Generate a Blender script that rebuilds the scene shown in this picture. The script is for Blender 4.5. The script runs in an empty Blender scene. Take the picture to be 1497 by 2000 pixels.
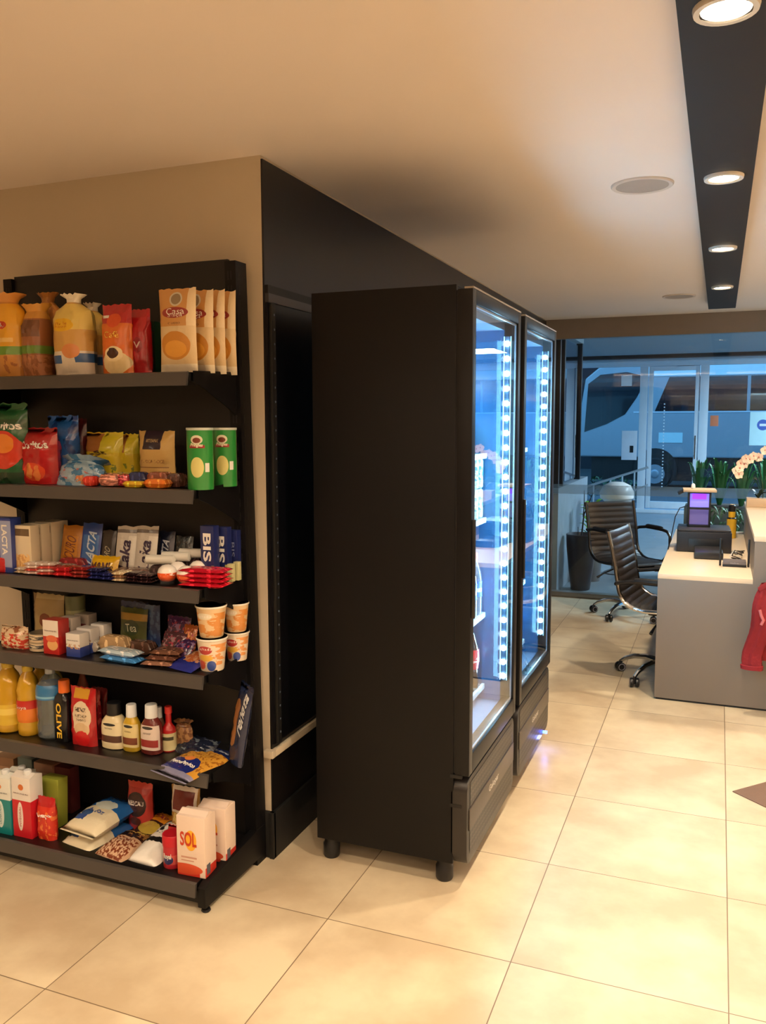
import bpy, bmesh, math, random
from mathutils import Vector, Matrix, noise
PI = math.pi
R_ = math.radians
random.seed(7)
SC = bpy.context.scene
COL = SC.collection

# ------------------------------------------------------------------ camera, world, lights, exposure
cam_d = bpy.data.cameras.new('camera')
cam = bpy.data.objects.new('camera', cam_d)
COL.objects.link(cam)
cam_d.sensor_fit = 'HORIZONTAL'
cam_d.sensor_width = 36.0
cam_d.lens = 36.0 * 1653.5 / 1497.0
cam_d.clip_start = 0.02
cam_d.clip_end = 300
YAW, PIT, ROL = 0.37768, 0.10635, 0.0024
fwd = Vector((-math.sin(YAW) * math.cos(PIT), math.cos(YAW) * math.cos(PIT), -math.sin(PIT)))
rgt0 = Vector((math.cos(YAW), math.sin(YAW), 0))
dwn0 = fwd.cross(rgt0)
rgt = rgt0 * math.cos(ROL) + dwn0 * math.sin(ROL)
dwn = dwn0 * math.cos(ROL) - rgt0 * math.sin(ROL)
rot = Matrix((rgt, -dwn, -fwd)).transposed()
cam.matrix_world = Matrix.Translation((0, 0, 1.6)) @ rot.to_4x4()
SC.camera = cam

SC.view_settings.view_transform = 'Standard'
SC.view_settings.look = 'None'
SC.view_settings.gamma = 1
SC.view_settings.use_curve_mapping = False
SC.view_settings.exposure = 0.15

world = bpy.data.worlds.new('dusk')
SC.world = world
world.use_nodes = True
wn = world.node_tree
bg = wn.nodes['Background']
bg.inputs[0].default_value = (0.11, 0.34, 0.62, 1)
bg.inputs[1].default_value = 1.75

WARM = (1.0, 0.80, 0.56)
def light(name, kind, loc, energy, color=WARM, size=0.1, rot=(0, 0, 0), spot=None, blend=0.5, parent=None, size_y=None):
    d = bpy.data.lights.new(name, kind)
    d.energy = energy
    d.color = color
    if kind == 'AREA':
        d.size = size
        if size_y:
            d.shape = 'RECTANGLE'; d.size_y = size_y
    elif kind in ('SPOT', 'POINT'):
        d.shadow_soft_size = size
    if kind == 'SPOT':
        d.spot_size = spot; d.spot_blend = blend
    o = bpy.data.objects.new(name, d)
    COL.objects.link(o)
    o.location = loc
    o.rotation_euler = rot
    if parent: o.parent = parent
    return o
# daylight left of dusk over the street; room lamps, then added fill lights
light('dusk_sky_light', 'AREA', (-1.0, 19.0, 7.0), 1100, (0.22, 0.5, 1.0), 14, (R_(-20), 0, 0), size_y=8)
for i, (x, y, e) in enumerate(((-1.2, 0.6, 20), (1.9, 2.6, 19), (-2.9, 0.4, 24), (1.5, -0.8, 24), (1.9, 5.6, 17))):
    light('ceiling_downlight_lamp', 'SPOT', (x, y, 2.47), e * 3.0, WARM, 0.05, (0, 0, 0), R_(150), 0.9)
light('ceiling_fill', 'AREA', (3.86, 2.0, 2.13), 220, WARM, .16, (PI, 0, 0), size_y=9.0)  # added fill along the right wall, brightens the ceiling from out of view
light('ceiling_fill', 'AREA', (0.0, -2.06, 2.13), 150, WARM, 7.0, (PI, 0, 0), size_y=.16)  # same kind of added fill along the back wall
light('porch_fill', 'AREA', (1.6, 9.6, 2.70), 230, (.60, .82, 1.0), 1.2, (0, 0, 0), size_y=1.2)  # added area light to brighten porch and frames, no fixture modelled
light('porch_fill', 'AREA', (2.2, 13.2, 2.70), 230, (.60, .82, 1.0), .9, (0, 0, 0), size_y=.9)  # second added porch light, placed for its reflection in the fridge glass

# ------------------------------------------------------------------ materials
MATS = {}
def rgb(c):
    # 0-255 sRGB -> linear
    out = []
    for k in c[:3]:
        k = k / 255.0
        out.append(k / 12.92 if k <= 0.04045 else ((k + 0.055) / 1.055) ** 2.4)
    return (*out, 1)
def base_mat(name):
    m = bpy.data.materials.new(name)
    m.use_nodes = True
    nt = m.node_tree
    return m, nt, nt.nodes['Principled BSDF']
def mat(name, col, rough=0.5, metal=0.0, var=0.06, scale=12, bump=0.0, bscale=40, emit=None, estr=0, alpha=1, trans=0, coat=0, ior=1.5):
    if name in MATS: return MATS[name]
    m, nt, b = base_mat(name)
    c = rgb(col)
    tc = nt.nodes.new('ShaderNodeTexCoord')
    nz = nt.nodes.new('ShaderNodeTexNoise'); nz.inputs['Scale'].default_value = scale; nz.inputs['Detail'].default_value = 3
    nt.links.new(tc.outputs['Object'], nz.inputs['Vector'])
    mx = nt.nodes.new('ShaderNodeMix'); mx.data_type = 'RGBA'
    mx.inputs[6].default_value = (c[0] * (1 - var), c[1] * (1 - var), c[2] * (1 - var), 1)
    mx.inputs[7].default_value = (min(1, c[0] * (1 + var)), min(1, c[1] * (1 + var)), min(1, c[2] * (1 + var)), 1)
    nt.links.new(nz.outputs['Fac'], mx.inputs[0])
    nt.links.new(mx.outputs[2], b.inputs['Base Color'])
    b.inputs['Roughness'].default_value = rough
    b.inputs['Metallic'].default_value = metal
    b.inputs['IOR'].default_value = ior
    b.inputs['Coat Weight'].default_value = coat
    b.inputs['Transmission Weight'].default_value = trans
    b.inputs['Alpha'].default_value = alpha
    if bump:
        n2 = nt.nodes.new('ShaderNodeTexNoise'); n2.inputs['Scale'].default_value = bscale; n2.inputs['Detail'].default_value = 4
        nt.links.new(tc.outputs['Object'], n2.inputs['Vector'])
        bp = nt.nodes.new('ShaderNodeBump'); bp.inputs['Strength'].default_value = bump; bp.inputs['Distance'].default_value = 0.01
        nt.links.new(n2.outputs['Fac'], bp.inputs['Height'])
        nt.links.new(bp.outputs['Normal'], b.inputs['Normal'])
    if emit:
        b.inputs['Emission Color'].default_value = rgb(emit)
        b.inputs['Emission Strength'].default_value = estr
    MATS[name] = m
    return m
def pane_mat(name, tint=(1, 1, 1, 1), rough=0.0, refl=1.0, body=0.0, bodycol=(200, 210, 215), ior=1.5):
    """thin sheet of glass: transparent with a Fresnel reflection (and some milky body)"""
    if name in MATS: return MATS[name]
    m = bpy.data.materials.new(name); m.use_nodes = True
    nt = m.node_tree; nt.nodes.clear()
    out = nt.nodes.new('ShaderNodeOutputMaterial')
    tr = nt.nodes.new('ShaderNodeBsdfTransparent'); tr.inputs[0].default_value = tint
    gl = nt.nodes.new('ShaderNodeBsdfGlossy'); gl.inputs['Roughness'].default_value = rough
    fr = nt.nodes.new('ShaderNodeFresnel')
    gm = nt.nodes.new('ShaderNodeNewGeometry'); mr = nt.nodes.new('ShaderNodeMapRange')
    mr.inputs[3].default_value = ior; mr.inputs[4].default_value = 1 / ior   # same reflection seen from either side
    nt.links.new(gm.outputs['Backfacing'], mr.inputs[0]); nt.links.new(mr.outputs[0], fr.inputs[0])
    mu = nt.nodes.new('ShaderNodeMath'); mu.operation = 'MULTIPLY'; mu.inputs[1].default_value = refl
    nt.links.new(fr.outputs[0], mu.inputs[0])
    mx = nt.nodes.new('ShaderNodeMixShader')
    nt.links.new(mu.outputs[0], mx.inputs[0]); nt.links.new(gl.outputs[0], mx.inputs[2])
    if body:
        df = nt.nodes.new('ShaderNodeBsdfDiffuse'); df.inputs[0].default_value = rgb(bodycol)
        m2 = nt.nodes.new('ShaderNodeMixShader'); m2.inputs[0].default_value = body
        nt.links.new(tr.outputs[0], m2.inputs[1]); nt.links.new(df.outputs[0], m2.inputs[2])
        nt.links.new(m2.outputs[0], mx.inputs[1])
    else:
        nt.links.new(tr.outputs[0], mx.inputs[1])
    nt.links.new(mx.outputs[0], out.inputs[0])
    MATS[name] = m
    return m
def PM(name, base, shapes=(), rough=0.35, wr=0.25, coat=0.3, wscale=55):
    """printed packaging: flat shapes laid over a base colour in the pack's own print coordinates"""
    if name in MATS: return MATS[name]
    m, nt, b = base_mat(name)
    N = nt.nodes.new; L = nt.links.new
    uv = N('ShaderNodeUVMap'); uv.uv_map = 'UVMap'
    prev = None
    for s in shapes:
        if s[0] == 'n':
            _, sc, th, c, u0, u1, v0, v1 = s
        elif s[0] == 'r':
            _, u0, u1, v0, v1, c = s
        else:
            _, cu, cv, ru, rv, c = s
        if s[0] in 'rn':
            cu, cv, ru, rv = (u0 + u1) / 2, (v0 + v1) / 2, (u1 - u0) / 2, (v1 - v0) / 2
        sb = N('ShaderNodeVectorMath'); sb.operation = 'SUBTRACT'; sb.inputs[1].default_value = (cu, cv, 0)
        L(uv.outputs[0], sb.inputs[0])
        ml = N('ShaderNodeVectorMath'); ml.operation = 'MULTIPLY'; ml.inputs[1].default_value = (1 / ru, 1 / rv, 0)
        L(sb.outputs[0], ml.inputs[0])
        if s[0] == 'e':
            ln = N('ShaderNodeVectorMath'); ln.operation = 'LENGTH'; L(ml.outputs[0], ln.inputs[0])
            val = ln.outputs['Value']
        else:
            ab = N('ShaderNodeVectorMath'); ab.operation = 'ABSOLUTE'; L(ml.outputs[0], ab.inputs[0])
            sp = N('ShaderNodeSeparateXYZ'); L(ab.outputs[0], sp.inputs[0])
            mxx = N('ShaderNodeMath'); mxx.operation = 'MAXIMUM'; L(sp.outputs[0], mxx.inputs[0]); L(sp.outputs[1], mxx.inputs[1])
            val = mxx.outputs[0]
        lt = N('ShaderNodeMath'); lt.operation = 'LESS_THAN'; lt.inputs[1].default_value = 1.0
        L(val, lt.inputs[0])
        fac = lt.outputs[0]
        if s[0] == 'n':
            nz = N('ShaderNodeTexNoise'); nz.inputs['Scale'].default_value = sc; nz.inputs['Detail'].default_value = 3
            L(uv.outputs[0], nz.inputs['Vector'])
            g = N('ShaderNodeMath'); g.operation = 'GREATER_THAN'; g.inputs[1].default_value = th; L(nz.outputs['Fac'], g.inputs[0])
            mm = N('ShaderNodeMath'); mm.operation = 'MULTIPLY'; L(fac, mm.inputs[0]); L(g.outputs[0], mm.inputs[1])
            fac = mm.outputs[0]
        mix = N('ShaderNodeMix'); mix.data_type = 'RGBA'
        if prev is None: mix.inputs[6].default_value = rgb(base)
        else: L(prev, mix.inputs[6])
        mix.inputs[7].default_value = rgb(c)
        L(fac, mix.inputs[0])
        prev = mix.outputs[2]
    if prev is None: b.inputs['Base Color'].default_value = rgb(base)
    else: L(prev, b.inputs['Base Color'])
    b.inputs['Roughness'].default_value = rough
    b.inputs['Coat Weight'].default_value = coat
    b.inputs['Coat Roughness'].default_value = 0.15
    if wr:
        tc = N('ShaderNodeTexCoord')
        n2 = N('ShaderNodeTexNoise'); n2.inputs['Scale'].default_value = wscale; n2.inputs['Detail'].default_value = 2
        L(tc.outputs['Object'], n2.inputs['Vector'])
        bp = N('ShaderNodeBump'); bp.inputs['Strength'].default_value = wr; bp.inputs['Distance'].default_value = 0.006
        L(n2.outputs['Fac'], bp.inputs['Height']); L(bp.outputs['Normal'], b.inputs['Normal'])
    MATS[name] = m
    return m
def ink(c):
    return mat('ink_%d_%d_%d' % tuple(c), c, 0.45, var=0.0)

BLACK = mat('black_powder_coat', (12, 11, 13), 0.46, var=0.08, ior=1.32)
BLACKM = mat('black_matte', (12, 12, 13), 0.6)
BLACKP = mat('black_plastic', (24, 24, 27), 0.35)
CHROME = mat('chrome', (210, 212, 216), 0.12, 1.0, var=0.02)
RAIL = mat('grey_price_rail', (70, 66, 64), 0.38, var=0.05, coat=0.3)
WHITEM = mat('white_metal', (205, 212, 220), 0.4)
LEATHER = mat('black_leather', (34, 29, 27), 0.42, bump=0.15, bscale=220)

# ------------------------------------------------------------------ mesh helpers
class MB:
    def __init__(s): s.v = []; s.f = []; s.m = []; s.uv = []
    def face(s, pts, m=0, uv=None):
        n = len(s.v); s.v += [tuple(p) for p in pts]
        s.f.append(tuple(range(n, n + len(pts)))); s.m.append(m)
        s.uv.append(uv or [(-5, -5)] * len(pts))
        return s
    def box(s, x0, y0, z0, x1, y1, z1, m=0, front_uv=False, mats=None):
        P = [(x0, y0, z0), (x1, y0, z0), (x1, y1, z0), (x0, y1, z0), (x0, y0, z1), (x1, y0, z1), (x1, y1, z1), (x0, y1, z1)]
        n = len(s.v); s.v += P
        F = [(0, 1, 5, 4), (1, 2, 6, 5), (2, 3, 7, 6), (3, 0, 4, 7), (4, 5, 6, 7), (3, 2, 1, 0)]
        for i, f in enumerate(F):
            s.f.append(tuple(n + k for k in f)); s.m.append(m)
            if i in (0, 2): s.uv.append([(0, 0), (1, 0), (1, 1), (0, 1)])
            elif i in (1, 3): s.uv.append([(-5, 0), (-5, 0), (-5, 1), (-5, 1)])
            elif i == 4: s.uv.append([(-5, .999)] * 4)
            else: s.uv.append([(-5, .001)] * 4)
        return s
    def obox(s, c, ax, ay, az, m=0):
        """box from centre and three half-axis vectors"""
        c = Vector(c); ax = Vector(ax); ay = Vector(ay); az = Vector(az)
        P = [c + i * ax + j * ay + k * az for k in (-1, 1) for i, j in ((-1, -1), (1, -1), (1, 1), (-1, 1))]
        n = len(s.v); s.v += [tuple(p) for p in P]
        for f in [(0, 1, 5, 4), (1, 2, 6, 5), (2, 3, 7, 6), (3, 0, 4, 7), (4, 5, 6, 7), (3, 2, 1, 0)]:
            s.f.append(tuple(n + k for k in f)); s.m.append(m); s.uv.append([(-5, -5)] * 4)
        return s
    def prism(s, pts, d, m=0):
        """polygon pts (3D) extruded by vector d"""
        d = Vector(d); a = [Vector(p) for p in pts]; b = [p + d for p in a]
        n = len(s.v); k = len(a); s.v += [tuple(p) for p in a + b]
        s.f.append(tuple(range(n + k - 1, n - 1, -1))); s.m.append(m); s.uv.append([(-5, -5)] * k)
        s.f.append(tuple(range(n + k, n + 2 * k))); s.m.append(m); s.uv.append([(-5, -5)] * k)
        for i in range(k):
            j = (i + 1) % k
            s.f.append((n + i, n + j, n + k + j, n + k + i)); s.m.append(m); s.uv.append([(-5, -5)] * 4)
        return s
    def lathe(s, prof, n=24, c=(0, 0, 0), m=0, caps=True, axis='z', a0=0, sq=None):
        """profile [(r,z)], u runs round with .5 at the front (-y)"""
        base = len(s.v); K = len(prof)
        z0, z1 = prof[0][1], prof[-1][1]
        for r, z in prof:
            for i in range(n):
                a = 2 * PI * i / n + a0 - PI / 2 + PI
                ca, sa = math.cos(a), math.sin(a)
                rx = ry = r
                if sq:
                    e = sq[0]
                    q = (abs(ca) ** e + abs(sa) ** e) ** (-1 / e)
                    rx = r * q * sq[1]; ry = r * q * sq[2]
                p = (rx * ca, ry * sa, z)
                if axis == 'x': p = (z, rx * ca, ry * sa)
                elif axis == 'y': p = (rx * ca, z, ry * sa)
                s.v.append((p[0] + c[0], p[1] + c[1], p[2] + c[2]))
        for k in range(K - 1):
            v0 = (prof[k][1] - z0) / ((z1 - z0) or 1); v1 = (prof[k + 1][1] - z0) / ((z1 - z0) or 1)
            for i in range(n):
                j = (i + 1) % n
                s.f.append((base + k * n + i, base + k * n + j, base + (k + 1) * n + j, base + (k + 1) * n + i)); s.m.append(m)
                u0, u1 = i / n, (i + 1) / n
                s.uv.append([(u0, v0), (u1, v0), (u1, v1), (u0, v1)])
        if caps:
            s.f.append(tuple(base + n - 1 - i for i in range(n))); s.m.append(m); s.uv.append([(-5, 0)] * n)
            s.f.append(tuple(base + (K - 1) * n + i for i in range(n))); s.m.append(m); s.uv.append([(-5, 1)] * n)
        return s
    def tube(s, pts, r, n=8, m=0, closed=False):
        pts = [Vector(p) for p in pts]; K = len(pts); base = len(s.v)
        up = Vector((0, 0, 1)); prevn = None
        for k in range(K):
            if closed: t = pts[(k + 1) % K] - pts[k - 1]
            else: t = pts[min(k + 1, K - 1)] - pts[max(k - 1, 0)]
            if t.length < 1e-9: t = Vector((0, 0, 1))
            t.normalize()
            if prevn is None:
                prevn = t.orthogonal().normalized()
            prevn = (prevn - t * prevn.dot(t)).normalized()
            bn = t.cross(prevn)
            rr = r[k] if isinstance(r, (list, tuple)) else r
            for i in range(n):
                a = 2 * PI * i / n
                s.v.append(tuple(pts[k] + rr * (math.cos(a) * prevn + math.sin(a) * bn)))
        for k in range(K if closed else K - 1):
            k2 = (k + 1) % K
            for i in range(n):
                j = (i + 1) % n
                s.f.append((base + k * n + i, base + k * n + j, base + k2 * n + j, base + k2 * n + i)); s.m.append(m)
                s.uv.append([(-5, -5)] * 4)
        if not closed:
            s.f.append(tuple(base + n - 1 - i for i in range(n))); s.m.append(m); s.uv.append([(-5, -5)] * n)
            s.f.append(tuple(base + (K - 1) * n + i for i in range(n))); s.m.append(m); s.uv.append([(-5, -5)] * n)
        return s
    def grid(s, fn, nu, nv, m=0, flip=False, uvf=None):
        base = len(s.v)
        for j in range(nv + 1):
            for i in range(nu + 1):
                s.v.append(tuple(fn(i / nu, j / nv)))
        for j in range(nv):
            for i in range(nu):
                q = [(i, j), (i + 1, j), (i + 1, j + 1), (i, j + 1)]
                if flip: q = q[::-1]
                s.f.append(tuple(base + b * (nu + 1) + a for a, b in q)); s.m.append(m)
                s.uv.append([(a / nu, b / nv) if uvf is None else uvf(a / nu, b / nv) for a, b in q])
        return s
    def build(s, name, mats, parent=None, loc=(0, 0, 0), rot=(0, 0, 0), smooth=False, bevel=0, merge=0, seg=2):
        me = bpy.data.meshes.new(name)
        me.from_pydata(s.v, [], s.f)
        if not isinstance(mats, (list, tuple)): mats = [mats]
        for m in mats: me.materials.append(m)
        ul = me.uv_layers.new(name='UVMap')
        k = 0
        for p, mi, uv in zip(me.polygons, s.m, s.uv):
            p.material_index = mi
            for q in range(len(p.vertices)):
                ul.data[p.loop_start + q].uv = uv[q]
        if merge or smooth or bevel:
            bm = bmesh.new(); bm.from_mesh(me)
            if merge: bmesh.ops.remove_doubles(bm, verts=bm.verts, dist=merge)
            if bevel:
                es = [e for e in bm.edges if len(e.link_faces) == 2 and e.calc_face_angle(0) > 0.6]
                bmesh.ops.bevel(bm, geom=es, offset=bevel, segments=seg, affect='EDGES', profile=0.6)
            bmesh.ops.recalc_face_normals(bm, faces=bm.faces)
            for f in bm.faces: f.smooth = bool(smooth) or bool(bevel)
            if smooth or bevel:
                for e in bm.edges:
                    if len(e.link_faces) == 2 and e.calc_face_angle(0) > R_(40): e.smooth = False
            bm.to_mesh(me); bm.free()
        else:
            bm = bmesh.new(); bm.from_mesh(me)
            bmesh.ops.recalc_face_normals(bm, faces=bm.faces)
            bm.to_mesh(me); bm.free()
        o = bpy.data.objects.new(name, me)
        COL.objects.link(o)
        o.location = loc; o.rotation_euler = rot
        if parent: o.parent = parent
        return o
def tag(o, label, cat, group=None, kind=None):
    o['label'] = label; o['category'] = cat
    if group: o['group'] = group
    if kind: o['kind'] = kind
    return o
def thing(name, label, cat, loc=(0, 0, 0), rz=0, group=None):
    o = bpy.data.objects.new(name, None); COL.objects.link(o)
    o.empty_display_size = 0.05
    o.location = loc; o.rotation_euler = (0, 0, rz)
    return tag(o, label, cat, group)
def struct(name, mb, m, **k):
    o = mb.build(name, m, **k); o['kind'] = 'structure'; return o
_tc = {}
def text_polys(s, bold=0):
    """triangulated outline of a word, normalised to 0..1 both ways, plus its aspect"""
    if (s, bold) in _tc: return _tc[(s, bold)]
    cu = bpy.data.curves.new('t', 'FONT'); cu.body = s; cu.size = 1; cu.resolution_u = 3; cu.offset = bold
    ob = bpy.data.objects.new('t', cu); COL.objects.link(ob)
    dg = bpy.context.evaluated_depsgraph_get(); dg.update()
    me = bpy.data.meshes.new_from_object(ob.evaluated_get(dg))
    bm = bmesh.new(); bm.from_mesh(me)
    bmesh.ops.triangulate(bm, faces=bm.faces)
    vs = [tuple(v.co[:2]) for v in bm.verts]; fs = [tuple(v.index for v in f.verts) for f in bm.faces]
    bm.free(); bpy.data.objects.remove(ob); bpy.data.meshes.remove(me); bpy.data.curves.remove(cu)
    x0 = min(v[0] for v in vs); x1 = max(v[0] for v in vs); y0 = min(v[1] for v in vs); y1 = max(v[1] for v in vs)
    vs = [((v[0] - x0) / (x1 - x0), (v[1] - y0) / (y1 - y0)) for v in vs]
    _tc[(s, bold)] = (vs, fs)
    return _tc[(s, bold)]
def lettering(parent, surf, t, name='lettering', thick=False):
    """t=(string,uc,vc,wu,hv,colour,rot,shear) laid over surf(u,v)->point just in front of the surface"""
    s, uc, vc, wu, hv, c = t[:6]
    rotq = t[6] if len(t) > 6 else 0
    vs, fs = text_polys(s, .028 if len(t) > 7 and t[7] else 0)
    mb = MB()
    for dx, dy in [(0, 0)]:
        n = len(mb.v)
        for x, y in vs:
            a, b = x - .5, y - .5
            if rotq == 90: a, b = -b, a
            elif rotq == -90: a, b = b, -a
            elif rotq:
                q = R_(rotq); a, b = a * math.cos(q) - b * math.sin(q), a * math.sin(q) + b * math.cos(q)
            u = uc + a * wu + dx; v = vc + b * hv + dy
            mb.v.append(tuple(surf(u, v)))
        for f in fs:
            mb.f.append(tuple(n + k for k in f)); mb.m.append(0); mb.uv.append([(0, 0)] * 3)
    return mb.build(name, ink(c), parent)

# ------------------------------------------------------------------ packaging builders
def hashn(a, b=0, c=0): return noise.noise(Vector((a * 7.13 + 3.1, b * 5.7 - 1.7, c * 3.3 + .5)))
def bag(name, label, cat, P, D, m, texts=(), group=None, rz=0, lean=0, seal=.05, gather=0, crimp=.004, nu=14, nv=20, pinch=.05, seed=None, bottom=True, side_fold=0, roll=0):
    x, y, z, w, h = P
    sd = seed if seed is not None else x * 9 + z * 3
    def th(u, v):
        a = abs(2 * u - 1)
        prof = max(0.0, 1 - a ** 3) ** .5
        vb = 0.02 if bottom else seal
        if v < vb: lv = 0.0 if not bottom else .75
        elif v > 1 - seal: lv = 0
        else:
            q = (v - vb) / (1 - seal - vb)
            lv = (math.sin(PI * q) ** .45) if not bottom else (min(1, (1 - q) * 3.2) ** .6 * (.8 + .2 * min(1, q * 5)))
        return D / 2 * prof * lv
    def halfw(v):
        k = 1 - pinch * math.sin(PI * v)
        if gather:
            if v > .80:
                q = (v - .80) / .2
                k = (1 - gather * math.sin(min(1, q * 1.6) * PI / 2)) if q < .62 else (1 - gather + (q - .62) * 1.1)
            elif v > .6: k *= 1 - .12 * ((v - .6) / .2) ** 2
        return k * w / 2
    def S(u, v, sg=-1, off=0.0):
        hw = halfw(v)
        t = th(u, v)
        wr = .0022 * hashn(u * 3, v * 4 + sg, sd) * (1 if t > .001 else 0)
        X = (2 * u - 1) * hw
        Z = v * h
        if v > .999: Z += .5 * crimp * math.sin(u * 60 + sd) + h * .015 * hashn(u * 1.5, 0, sd)
        t2 = t * (1 + .18 * hashn(u * 2, v * 3, sd + 2))
        if gather and v > .82: t2 = max(t2, halfw(v) * .6 * (1 - abs(2 * u - 1) ** 3) ** .5 if abs(2*u-1) < 1 else 0) * 1.0
        Y = sg * (t2 + wr + off) + D / 2 + side_fold * math.sin(PI * v) * .01
        return Vector((X, Y, Z))
    mb = MB()
    mb.grid(lambda u, v: S(u, v, -1), nu, nv)
    mb.grid(lambda u, v: S(u, v, 1), nu, nv, flip=True)
    if bottom:
        mb.grid(lambda u, v: S(u, 0, 1).lerp(S(u, 0, -1), v), nu, 1, uvf=lambda a, b: (a, 0.001))
    o = mb.build(name, m, loc=(x, y, z), smooth=True, merge=.0004)
    o.rotation_euler = (R_(-lean), R_(roll), R_(rz))
    tag(o, label, cat, group)
    for t in texts:
        lettering(o, lambda u, v: S(u, v, -1, .0012), t)
    return o
def carton(name, label, cat, P, D, m, texts=(), group=None, rz=0, lean=0, bev=.0015, roll=0, zlift=0):
    x, y, z, w, h = P
    o = MB().box(-w / 2, 0, 0, w / 2, D, h).build(name, m, loc=(x, y, z + zlift), bevel=bev)
    o.rotation_euler = (R_(-lean), R_(roll), R_(rz))
    tag(o, label, cat, group)
    for t in texts:
        if len(t) > 8 and t[8] == 'side':
            lettering(o, lambda u, v: Vector((w / 2 + .0008, u * D, v * h)), t)
        else:
            lettering(o, lambda u, v: Vector(((u - .5) * w, -.0008, v * h)), t)
    return o
def bottle(name, label, cat, P, prof, m, cap=None, lab=None, texts=(), group=None, sq=None, ry=1.0, n=28):
    """prof in fractions of (w/2, h); cap=(prof, mat, name); lab=(v0,v1,mat,radius factor)"""
    x, y, z, w, h = P
    r = w / 2
    o = MB().lathe([(a * r, b * h) for a, b in prof], n, sq=sq or (2, 1, ry)).build(name, m, loc=(x, y + r * ry, z), smooth=True)
    tag(o, label, cat, group)
    if cap:
        MB().lathe([(a * r, b * h) for a, b in cap[0]], n, sq=(2, 1, 1)).build(cap[2] if len(cap) > 2 else 'cap', cap[1], o, smooth=True)
    def rad(v):
        for (a, b), (c, d) in zip(prof, prof[1:]):
            if b <= v <= d and d > b: return (a + (c - a) * (v - b) / (d - b)) * r
        return r
    if lab:
        v0, v1, lm = lab[:3]
        wrap = lab[3] if len(lab) > 3 else 1.0
        mb = MB()
        def L(u, v):
            a = -PI / 2 + (u - .5) * 2 * PI * wrap
            vv = v0 + (v1 - v0) * v
            q = rad(vv) + .0008
            ca, sa = math.cos(a), math.sin(a)
            k = 1
            if sq:
                e = sq[0]; k = (abs(ca) ** e + abs(sa) ** e) ** (-1 / e)
                return Vector((q * k * sq[1] * ca, q * k * sq[2] * sa, vv * h))
            return Vector((q * ca, q * ry * sa, vv * h))
        mb.grid(L, 36, 8)
        mb.build('label', lm, o, smooth=True)
    for t in texts:
        def T(u, v):
            a = -PI / 2 + (u - .5) * 2.2
            q = rad(v) + .0018
            ca, sa = math.cos(a), math.sin(a)
            if sq:
                e = sq[0]; k = (abs(ca) ** e + abs(sa) ** e) ** (-1 / e)
                return Vector((q * k * sq[1] * ca, q * k * sq[2] * sa, v * h))
            return Vector((q * ca, q * ry * sa, v * h))
        lettering(o, T, t)
    return o
def copy_tree(o, parent=None):
    c = o.copy(); COL.objects.link(c)
    if parent: c.parent = parent
    for ch in o.children: copy_tree(ch, c)
    return c
def again(o, loc, label, rz=None, rot=None, scale=None):
    c = copy_tree(o); c.location = loc; c['label'] = label
    if rz is not None: c.rotation_euler[2] = rz
    if rot is not None: c.rotation_euler = rot
    if scale: c.scale = scale
    return c
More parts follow.
